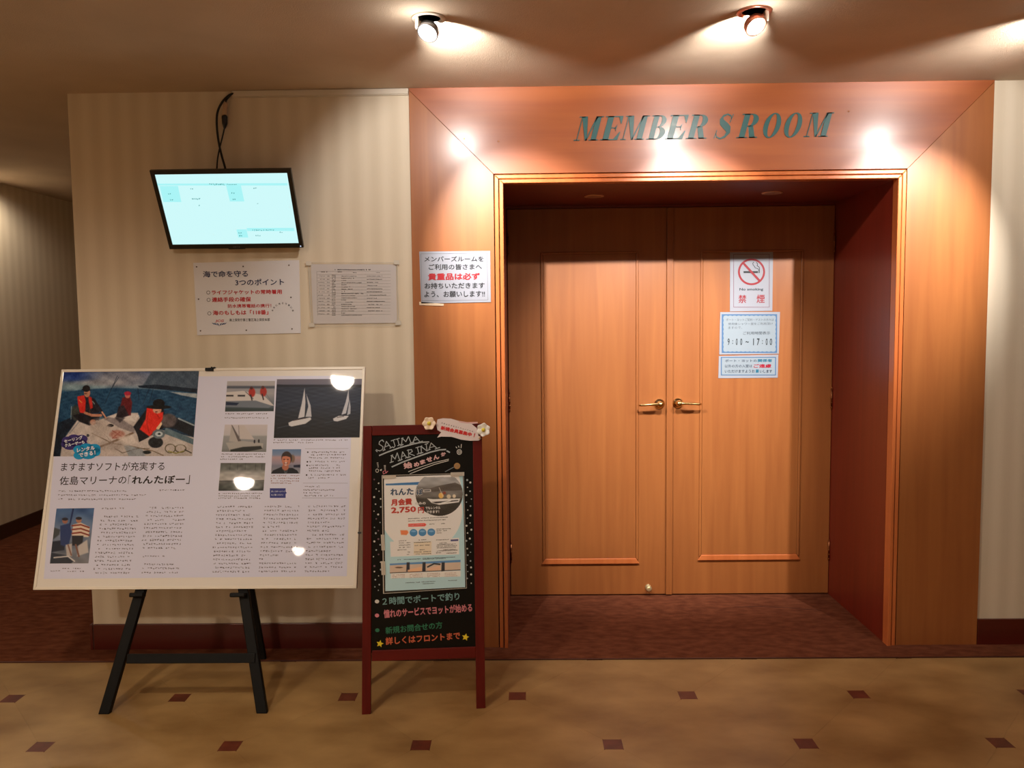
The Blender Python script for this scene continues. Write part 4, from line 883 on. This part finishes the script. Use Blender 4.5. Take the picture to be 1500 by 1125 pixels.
# ---------------------------------------------------------------- chalkboard
yw, b = .1, math.radians(9)
AX = np.array([math.cos(yw), math.sin(yw), 0]); AY = np.array([-math.sin(yw)*math.sin(b), math.cos(yw)*math.sin(b), math.cos(b)]); AN = np.cross(AX, AY)
AO = floor_at(530, 1047)
t = thing('chalkboard_stand', (AO[0]+.22, AO[1]+.15, 0), 'red brown wooden A-frame chalkboard standing before the wooden surround', 'chalkboard')
REDW = wood('red_brown_wood', (84, 14, 8), (98, 21, 13), True, rough=.5, spec=.2, coat=.1)
REDH = wood('red_brown_wood_across', (84, 14, 8), (98, 21, 13), False, rough=.5, spec=.2, coat=.1)
def A(u, v, n=0.): return AO+AX*u+AY*v+AN*n
def aprism(P, thick, name, m, parent, n=0., bev=.002): return MB().prism([A(u, v, n) for u, v in P], -AN*thick).build(name, m, parent, bevel=bev)
tl, trr = .020, .455; top_v = 1.040
aprism([(0, 0), (.032, 0), (tl+.026, top_v), (tl-.006, top_v)], .022, 'stile', REDW, t)
aprism([(.413, 0), (.446, 0), (trr, top_v), (trr-.035, top_v)], .022, 'stile', REDW, t)
aprism([(tl+.0265, 1.003), (trr-.0355, 1.003), (trr-.0355, top_v), (tl+.0265, top_v)], .020, 'top_rail', REDH, t)
aprism([(.0378, .186), (.4145, .181), (.4150, .221), (.0388, .224)], .020, 'bottom_rail', REDH, t)
BLK = mat('gloss_blackboard', (3, 4, 4), .35, spec=.2, coat=.2, coat_rough=.12)
pan = aprism([(.0350, .215), (.4180, .215), (.4200, 1.008), (.0460, 1.008)], .006, 'panel', BLK, t, n=-.006, bev=0)
# rear frame: two legs and a rail, hinged at the top
def rear(u): 
    a = A(u, 1.02, -.025); q = a.copy(); q[2] = 0; q[1] = a[1]+.30*1.0; return a, q
RL = []
for u, fx, fy in ((.036, 538, 1004), (.428, 703, 1000)):
    a = rear(u)[0]; q = floor_at(fx, fy); q[2] = 0; RL.append((a, q)); MB().bar(q, a, (1, 0, 0), (0, .018, 0), .024).build('rear_leg', REDW, t, bevel=.002)
z = .32; f = lambda a, q: q+(a-q)*(z/a[2])
MB().bar(f(*RL[0])+np.array([.013, .002, 0]), f(*RL[1])+np.array([-.013, .002, 0]), (0, 0, 1), (0, .014, 0), .03).build('rear_rail', REDH, t, bevel=.002)
for u in (.06, .40): MB().tube([A(u, 1.02, -.03), A(u+.03, 1.02, -.03)], .006, 8).build('hinge', DARKBRASS, t)
# chalk writing, strokes in crop coordinates of origin (535,600) scale 7.895
BS = Sheet(A(.2, .5, -.006), AN); q4 = cp(535, 600, 7.895); mb = MB()
CH = lambda nm, c: mat(nm, c, .8)
CHM = [CH('grey_chalk', (176, 184, 188)), CH('pink_chalk', (214, 172, 172)), CH('white_chalk', (216, 214, 206)), CH('rose_chalk', (214, 130, 142)), CH('gold_chalk', (168, 128, 78)), CH('slate_chalk', (120, 132, 140)), CH('mauve_chalk', (120, 92, 104)), CH('green_chalk', (44, 116, 84)), CH('aqua_chalk', (122, 164, 164)), CH('salmon_chalk', (206, 126, 134)), CH('orange_chalk', (196, 96, 62)), CH('yellow_chalk', (232, 208, 40))]
def flush(name, parent):
    global mb
    mb.build(name, CHM, parent); mb = MB()
def K(pts, w=1.15, mi=0): BS.stroke(mb, [q4(*p) for p in pts], w, mi, .0006)
K([(205, 362), (190, 352), (165, 372), (160, 400), (185, 415), (205, 430), (200, 460), (170, 478), (140, 470), (130, 462)]); K([(200, 350), (214, 372)]); K([(122, 470), (138, 488)])            # S
K([(215, 470), (245, 368), (298, 440)]); K([(225, 432), (280, 412)], 1.); K([(205, 476), (232, 462)]); K([(285, 448), (312, 434)])                                      # A
K([(300, 362), (345, 345)]); K([(325, 355), (345, 420), (330, 440), (315, 430)])                                                                                        # J
K([(355, 345), (395, 332)]); K([(374, 340), (392, 410)]); K([(375, 418), (410, 402)])                                                                                   # I
K([(420, 410), (428, 330), (470, 372), (500, 310), (530, 385)]); K([(408, 418), (440, 402)]); K([(515, 392), (550, 380)]); K([(418, 334), (438, 326)])                   # M
K([(550, 380), (580, 312), (632, 372)]); K([(562, 356), (612, 342)], 1.); K([(538, 388), (566, 376)]); K([(612, 380), (664, 364)])                                       # A
flush('chalk_lettering', pan)
K([(165, 530), (260, 490), (400, 440), (560, 396), (650, 378), (735, 374)], 1.9)
flush('chalk_underline', pan)
K([(300, 608), (308, 530), (345, 572), (370, 500), (400, 590)]); K([(286, 614), (325, 600)]); K([(380, 594), (412, 582)]); K([(296, 534), (320, 524)])                     # M
K([(415, 580), (432, 488), (480, 556)]); K([(420, 544), (462, 530)], 1.); K([(402, 588), (430, 574)]); K([(465, 562), (492, 548)])                                        # A
K([(505, 550), (498, 468), (535, 462), (545, 485), (505, 508), (570, 532)]); K([(488, 558), (525, 544)]); K([(485, 472), (505, 464)])                                      # R
K([(585, 442), (625, 430)]); K([(603, 436), (620, 508)]); K([(600, 516), (642, 500)])                                                                                    # I
K([(650, 502), (645, 425), (715, 480), (705, 398)]); K([(636, 508), (668, 496)]); K([(690, 402), (724, 392)]); K([(634, 430), (655, 420)])                                 # N
K([(735, 466), (762, 386), (830, 448)]); K([(748, 440), (805, 424)], 1.); K([(722, 472), (752, 460)]); K([(808, 456), (862, 438)])                                         # A
flush('chalk_lettering', pan)
K([(310, 662), (430, 608), (600, 545), (760, 490), (860, 466), (930, 462)], 1.9)
flush('chalk_underline', pan)
for ch, x0, x1, y, h in (('始', 448, 550, 690, 9.6), ('め', 568, 632, 668, 6.8), ('ま', 640, 702, 640, 6.8), ('せ', 712, 782, 612, 7.2), ('ん', 792, 862, 586, 7.0), ('か', 882, 938, 545, 5.8)):
    T(BS, mb, q4, ch, x0, y, x1, y-18, h, 1, .055, d=.0006)
flush('chalk_lettering', pan)
K([(945, 478), (975, 494)], 2., 0)
K([(500, 718), (640, 664), (800, 612), (965, 574)], .9, 2); K([(518, 742), (650, 690), (800, 634), (962, 590)], .9, 2)
flush('chalk_underline', pan)
K([(1050, 432), (1060, 442)], 1.1, 2); K([(1078, 420), (1084, 436)], 1.1, 2); K([(1112, 402), (1108, 442)], 1.1, 2)
for r_ in (26, 12): K([(1088+r_*math.cos(k*math.pi/6), 490+r_*1.1*math.sin(k*math.pi/6)) for k in range(13)], 1.0, 2)
flush('chalk_swirl', pan)
K([(138+16*math.cos(k*math.pi/5), 706+20*math.sin(k*math.pi/5)) for k in range(11)], .8, 2); K([(170, 700), (190, 690), (185, 706), (170, 700)], .8, 2)
for k in range(4): K([(136+k*3, 618+k*16), (150+k*2, 614+k*16)], .7, 2)
flush('chalk_doodle', pan)
K([(205, 720), (235, 700), (240, 730), (210, 745), (205, 720)], .9, 3); K([(240, 735), (262, 712)], .9, 3)
for k in range(4): K([(216+k*2, 648+k*14), (236, 646+k*14)], .7, 2)
flush('chalk_doodle', pan)
a = q4(1062, 652); BS.disc(mb, a[0], a[1], 4.6, 4.6, 4, .0006); K([(925, 718), (1025, 665)], 1.0, 5); K([(1040, 640), (1085, 652), (1050, 668)], .7, 5)
flush('chalk_flower', pan)
# painted dots down both edges
dr = random.Random(4)
for side in (0, 1):
    if side: flush('painted_dots', pan); C.objects[-1]['kind'] = 'stuff'
    y = 704 if side == 0 else 703
    while y < 868 - side*14:
        for k in range(2):
            x = (dr.uniform(547, 552) if k == 0 else dr.uniform(554, 558.5)) if side == 0 else (dr.uniform(682.5, 685.5) if k == 0 else dr.uniform(688, 691))
            BS.disc(mb, x, y+dr.uniform(-2, 2), dr.choice((.9, 1.2, 1.5)), None, dr.choice((0, 0, 2, 6)) if side == 0 else dr.choice((0, 2, 2)), .0006, 8)
            y += 5.6
flush('painted_dots', pan); C.objects[-1]['kind'] = 'stuff'
# lower lines, crop (540,865) scale 9.375
q7 = cp(540, 865, 9.375)
for x, y, mi in ((115, 150, 2), (115, 342, 3), (120, 545, 7)): a = q7(x, y); BS.disc(mb, a[0], a[1], 3.2, 2.8, mi, .0006); flush('painted_bullet', pan)
T(BS, mb, q7, '２時間でボートで釣り', 190, 205, 1250, 130, 11.5, 8, .018, d=.0007)
flush('chalk_lettering', pan)
T(BS, mb, q7, '憧れのサービスでヨットが始める', 210, 380, 1425, 290, 12.5, 9, .03, d=.0007)
flush('chalk_lettering', pan)
T(BS, mb, q7, '新規お問合せの方', 235, 600, 1015, 520, 10.5, 7, .02, d=.0007)
flush('chalk_lettering', pan)
T(BS, mb, q7, '詳しくはフロントまで', 235, 750, 1260, 670, 11.5, 10, .03, d=.0007)
flush('chalk_lettering', pan)
for cx, cy in ((155, 730), (1330, 640)):
    P = []
    for k in range(10): r_ = 5.6 if k % 2 == 0 else 2.6; an = -math.pi/2+math.pi*k/5+.2; a = q7(cx, cy); P.append((a[0]+r_*math.cos(an), a[1]+r_*math.sin(an)))
    BS.poly(mb, P, 11, .0009)
    flush('chalk_star', pan)

# flyer in a sleeve, taped to the chalkboard
FS = Sheet(A(.2, .5, -.0035), AN); f5 = cp(550, 690, 10.714); f6 = cp(550, 780, 10.714)
t = thing('rental_flyer', FS.at(622, 864), 'pale blue boat rental flyer in a clear sleeve stuck on the chalkboard', 'flyer')
FLY = print_mat('flyer_print', .45, .6)
FS.paper('sheet', [(562.5, 699), (678, 695), (681.5, 860), (564.5, 866)], mat('flyer_paper', (214, 212, 206), .5), t, .0015)
cv = Canvas(FS, [(562.5, 699), (678, 695), (681.5, 860), (564.5, 866)], (550, 690), 10.714, 2.2, .0003)
cv.img[:] = (152, 184, 208)
cv.ell(720, 640, 640, 620, (218, 212, 208), .02)
cv.poly([(180, 130), (1300, 40), (1340, 200), (180, 500)], (218, 212, 208)); cv.poly([(130, 90), (700, 60), (700, 900), (150, 860)], (218, 212, 208))
cv.ell(250, 1200, 130, 60, (218, 212, 208), .3, .0)
cv.poly([(230, 1110), (1310, 1050), (1312, 1305), (240, 1345)], (220, 216, 208))
cv.poly([(160, 200), (800, 165), (840, 185), (800, 215), (160, 225)], (44, 100, 150)); cv.poly([(640, 230), (780, 225), (780, 262), (640, 268)], (140, 168, 190))
Yt = cv.Y; ins = (np.hypot((cv.X-1000)/372, (cv.Y-360)/345) < 1) & (cv.Y > 95)
keep = cv.img.copy()
cv.grad([(90, (140, 142, 146)), (200, (136, 138, 140)), (260, (104, 104, 104)), (400, (96, 94, 92)), (440, (52, 52, 50)), (700, (34, 34, 34))])
cv.poly([(760, 300), (1000, 230), (1250, 180), (1380, 240), (1380, 300), (760, 330)], (74, 70, 68), 10); cv.noise(8, .02, .05, None, 3)
cv.poly([(810, 430), (900, 440), (1330, 430), (1310, 490), (1000, 530), (880, 500)], (206, 204, 200)); cv.poly([(880, 486), (1300, 455), (1300, 470), (950, 508)], (40, 40, 44)); cv.ell(1030, 385, 40, 44, (206, 160, 90), .3); cv.ell(1080, 345, 26, 24, (120, 60, 50), .4); cv.ell(1150, 400, 34, 34, (180, 170, 150), .4); cv.ell(1235, 395, 26, 30, (190, 180, 160), .4); cv.line([(1000, 260), (1060, 400)], 8, (180, 176, 168)); cv.line([(1040, 500), (1180, 465)], 14, (210, 208, 206))
cv.img = np.where(ins[..., None], cv.img, keep)
cv.ell(500, 1220, 1, 1, (0, 0, 0), 1, 0)
o6 = 964   # lower crop offset in these coordinates
cv.poly([(225, 490+o6), (1335, 430+o6), (1335, 590+o6), (225, 640+o6)], (176, 160, 146)); cv.poly([(225, 490+o6), (1335, 430+o6), (1335, 465+o6), (225, 515+o6)], (72, 122, 168))
for x in (490, 740, 1040): cv.poly([(x, 470+o6), (x+46, 468+o6), (x+46, 605+o6), (x-6, 615+o6)], (28, 36, 50), 10)
cv.poly([(500, 590+o6), (720, 540+o6), (730, 610+o6), (520, 630+o6)], (214, 160, 128), 16); cv.poly([(820, 570+o6), (1010, 520+o6), (1020, 590+o6), (840, 610+o6)], (204, 160, 136), 16); cv.line([(230, 635+o6), (1330, 588+o6)], 10, (40, 30, 26)); cv.ell(370, 550+o6, 60, 12, (90, 74, 60), .5); cv.line([(820, 540+o6), (920, 490+o6), (1010, 500+o6)], 22, (26, 34, 44))
cv.poly([(240, 645+o6), (1335, 600+o6), (1335, 690+o6), (240, 720+o6)], (214, 200, 190), 10)
for cx in (598, 737, 876): cv.ell(cx, 968-(cx-598)*.03, 62, 58, (58, 116, 162), .06); cv.ell(cx, 945, 40, 14, (116, 160, 194), .6, .8)
cv.poly([(390, 930), (500, 930), (520, 965), (490, 1005), (400, 1000)], (216, 112, 74), 14); cv.poly([(515, 828), (775, 818), (800, 842), (775, 868), (515, 874)], (196, 62, 56))
cv.ell(590, 320+o6, 60, 40, (0, 0, 0), .5, 0); cv.poly([(600, 150+o6), (880, 140+o6), (880, 345+o6), (600, 350+o6)], (196, 184, 168), 6)
cv.poly([(1180, 112+o6), (1300, 105+o6), (1300, 132+o6), (1180, 138+o6)], (50, 54, 104))
cv.img = cv.img*1.32
cv.build('printed_face', t, FLY)
mb = MB()
T(FS, mb, f5, 'れんた', 235, 385, 600, 372, 10.2, 0, .035, d=.0009); T(FS, mb, f5, 'ぼ', 640, 385, 750, 380, 10.6, 3, .09, d=.0008); T(FS, mb, f5, 'ぼ', 650, 375, 745, 370, 8.6, 0, .035, d=.0011)
FS.stroke(mb, [f5(762, 312), f5(860, 306)], 3.6, 3, .0009); FS.stroke(mb, [f5(768, 312), f5(852, 306)], 1.6, 4, .0012)
T(FS, mb, f5, '月会費', 245, 548, 575, 530, 10.0, 1, .05, d=.0009); T(FS, mb, f5, '2,750', 245, 676, 640, 655, 9.8, 1, .04, d=.0009); T(FS, mb, f5, '円', 668, 664, 762, 660, 9, 1, .03, d=.0009)
T(FS, mb, f5, 'のみの', 620, 530, 790, 526, 4, 3, .05, d=.0009); T(FS, mb, f5, 'でもレンタル', 785, 604, 1020, 598, 4.4, 3, .05, d=.0009); T(FS, mb, f5, 'できます！', 800, 665, 1000, 660, 4.4, 3, .05, d=.0009)
def FL(c, x0, x1, y, h=14, mi=2, dk=1.3, s=-.04):
    a, b = c(x0, y), c(x1, y+(x1-x0)*s); FS.bodyline(mb, a[0], a[1]-h/21, b[0], b[1]-h/21, h=h/10.7, pitch=1.9, mi=mi, d=.0009, dark=dk, gaps=.06)
for x0, x1, y in ((510, 1150, 748), (510, 1130, 786), (845, 930, 834), (1030, 1110, 826), (955, 1190, 912), (955, 1130, 940), (955, 1050, 972), (520, 770, 850)): FL(f5, x0, x1, y, mi=2 if y != 850 else 3)
for x0, x1, y in ((365, 500, 132), (365, 550, 165), (365, 550, 200), (365, 550, 236), (340, 500, 275), (500, 550, 308), (490, 545, 345), (655, 800, 118), (600, 870, 158), (610, 870, 205), (690, 780, 272), (605, 880, 308), (610, 880, 340), (950, 1160, 118), (1000, 1140, 168), (960, 1280, 192), (955, 1290, 216), (960, 1280, 240), (1060, 1290, 270), (960, 1290, 290), (950, 1040, 320), (1110, 1290, 325), (340, 720, 428), (740, 1250, 405), (740, 1130, 420), (470, 700, 790), (720, 960, 775), (740, 960, 805), (1140, 1290, 755)): FL(f6, x0, x1, y, mi=2 if y not in (428, 405, 420, 790, 775, 805, 755) else 5)
for k in range(4):
    for j in range(3): FL(f6, 260+k*275, 480+k*270, 668+j*24-k*10, 10, mi=6, dk=.9)
mb.build('lettering', [mat('blue_flyer_ink', (34, 76, 112), .5), mat('red_flyer_ink', (206, 56, 44), .5), mat('black_flyer_ink', (48, 40, 38), .5), mat('white_flyer_ink', (226, 226, 224), .5), mat('grey_flyer_ink', (90, 96, 104), .5), mat('teal_flyer_ink', (50, 92, 110), .5), mat('rose_flyer_ink', (170, 110, 100), .5)], t)
sleeve(FS, [(560, 696.5), (679, 693.5), (683.5, 861), (562, 869)], t, 11, amp=.0035, base=.0015)
mb = MB(); Q = [(560, 696.5), (679, 693.5), (683.5, 861), (562, 869)]
for i, w_ in enumerate((.7, .5, .8, 1.3)): FS.stroke(mb, [Q[i], Q[(i+1) % 4]], w_, 0, .0055)  # widest strip, down the left edge, is painted glare on the plastic
mb.build('sleeve_rim_glare', EDGEW, t)
for q in ([(561, 697), (580, 696), (580, 700), (561, 701)], [(660, 692), (680, 691.5), (680, 697), (660, 697.5)], [(558, 783), (563, 783), (564, 806), (559, 806)], [(558, 822), (564, 822), (565, 842), (559, 842)]):
    FS.paper('tape', q, TAPE, t, .0004).location = Vector(AN*.004)

# flower trimmed banner on the chalkboard's top rail
GS = Sheet(A(.3, 1.0, .006), AN)
t = thing('flower_banner', GS.at(668, 640), 'white curling banner with red words between two artificial flowers, on the chalkboard top', 'banner')
mb = MB(); out = [(836, 112), (900, 100), (990, 104), (1080, 130), (1180, 146), (1300, 142), (1300, 158), (1230, 166), (1290, 215), (1310, 300), (1345, 335), (1310, 358), (1210, 360), (1110, 348), (1000, 315), (880, 312), (832, 324), (878, 262), (835, 235), (822, 170)]
outp = [GS.at(*q4(*p)) for p in out][::-1]; mb.prism(outp, -AN*.0015)
bp = mb.build('banner', mat('banner_card', (222, 208, 206), .5), t)
mb = MB(); T(GS, mb, q4, '新規会員募集中', 868, 232, 1225, 315, 6.2, 0, .05, d=.0007); T(GS, mb, q4, '！', 1250, 318, 1262, 321, 6, 0, .05, d=.0007)
for k in range(14): a = q4(880+k*27, 148+k*7.5); GS.bodyline(mb, a[0], a[1], a[0]+2.2, h=1.9, pitch=2, mi=1, d=.0007, dark=1.1, gaps=0)
GS.stroke(mb, [q4(1085, 140), q4(1180, 154), q4(1295, 150)], .7, 2, .0008)
mb.build('lettering', [mat('banner_red', (204, 34, 34), .5), mat('banner_grey', (90, 80, 80), .5), mat('banner_pink', (226, 140, 140), .5)], bp)
PET = [noise_mat(mat('peach_petal', rough=.6), (240, 214, 186), (248, 226, 200), nscale=20), noise_mat(mat('white_petal', rough=.6), (226, 222, 214), (240, 236, 228), nscale=20)]
PINKB = mat('pink_petal_edge', (232, 168, 150), .6); CENT = mat('yellow_flower_centre', (224, 206, 70), .6)
for k, (cx, cy, r_) in enumerate(((738, 162, .0240), (1365, 235, .0248))):
    c = Vector(GS.at(*q4(cx, cy), .010)); X_, Y_, N_ = Vector(AX), Vector(AY), Vector(AN)
    fl2 = None
    for j in range(6):
        an = 2*math.pi*j/6+.4*k; d_ = X_*math.cos(an)+Y_*math.sin(an); s_ = N_.cross(d_); V = []; F = []
        for a_ in range(6):
            for b_ in range(5):
                u = a_/5; v = (b_-2)/2; w_ = r_*.64*math.sin(math.pi*(.12+.80*u))**.7; rr = r_*(u*1.05 - .10*u*v*v)
                V.append(c + d_*rr + s_*(w_*v) + N_*(.007*u*u-.003*v*v+.001*(j % 2)))
        for a_ in range(5):
            for b_ in range(4): i = a_*5+b_; F.append((i, i+5, i+6, i+1))
        ob_ = MB().add(V, F).build('petal', PET[k], t, smooth=True)
        sd = ob_.modifiers.new('thickness', 'SOLIDIFY'); sd.thickness = .0008
    MB().lathe(c+N_*.001, N_, [(0, .0075), (.004, .0072), (.008, .005), (.0095, .002)], 14).build('flower_centre', CENT, t, smooth=True)
q = GS.at(*q4(1320, 322), .003); MB().lathe(q, AN, [(0, .005), (.003, .005), (.006, .002)], 10).build('bead', mat('pearl_bead', (230, 220, 200), .3), t, smooth=True)
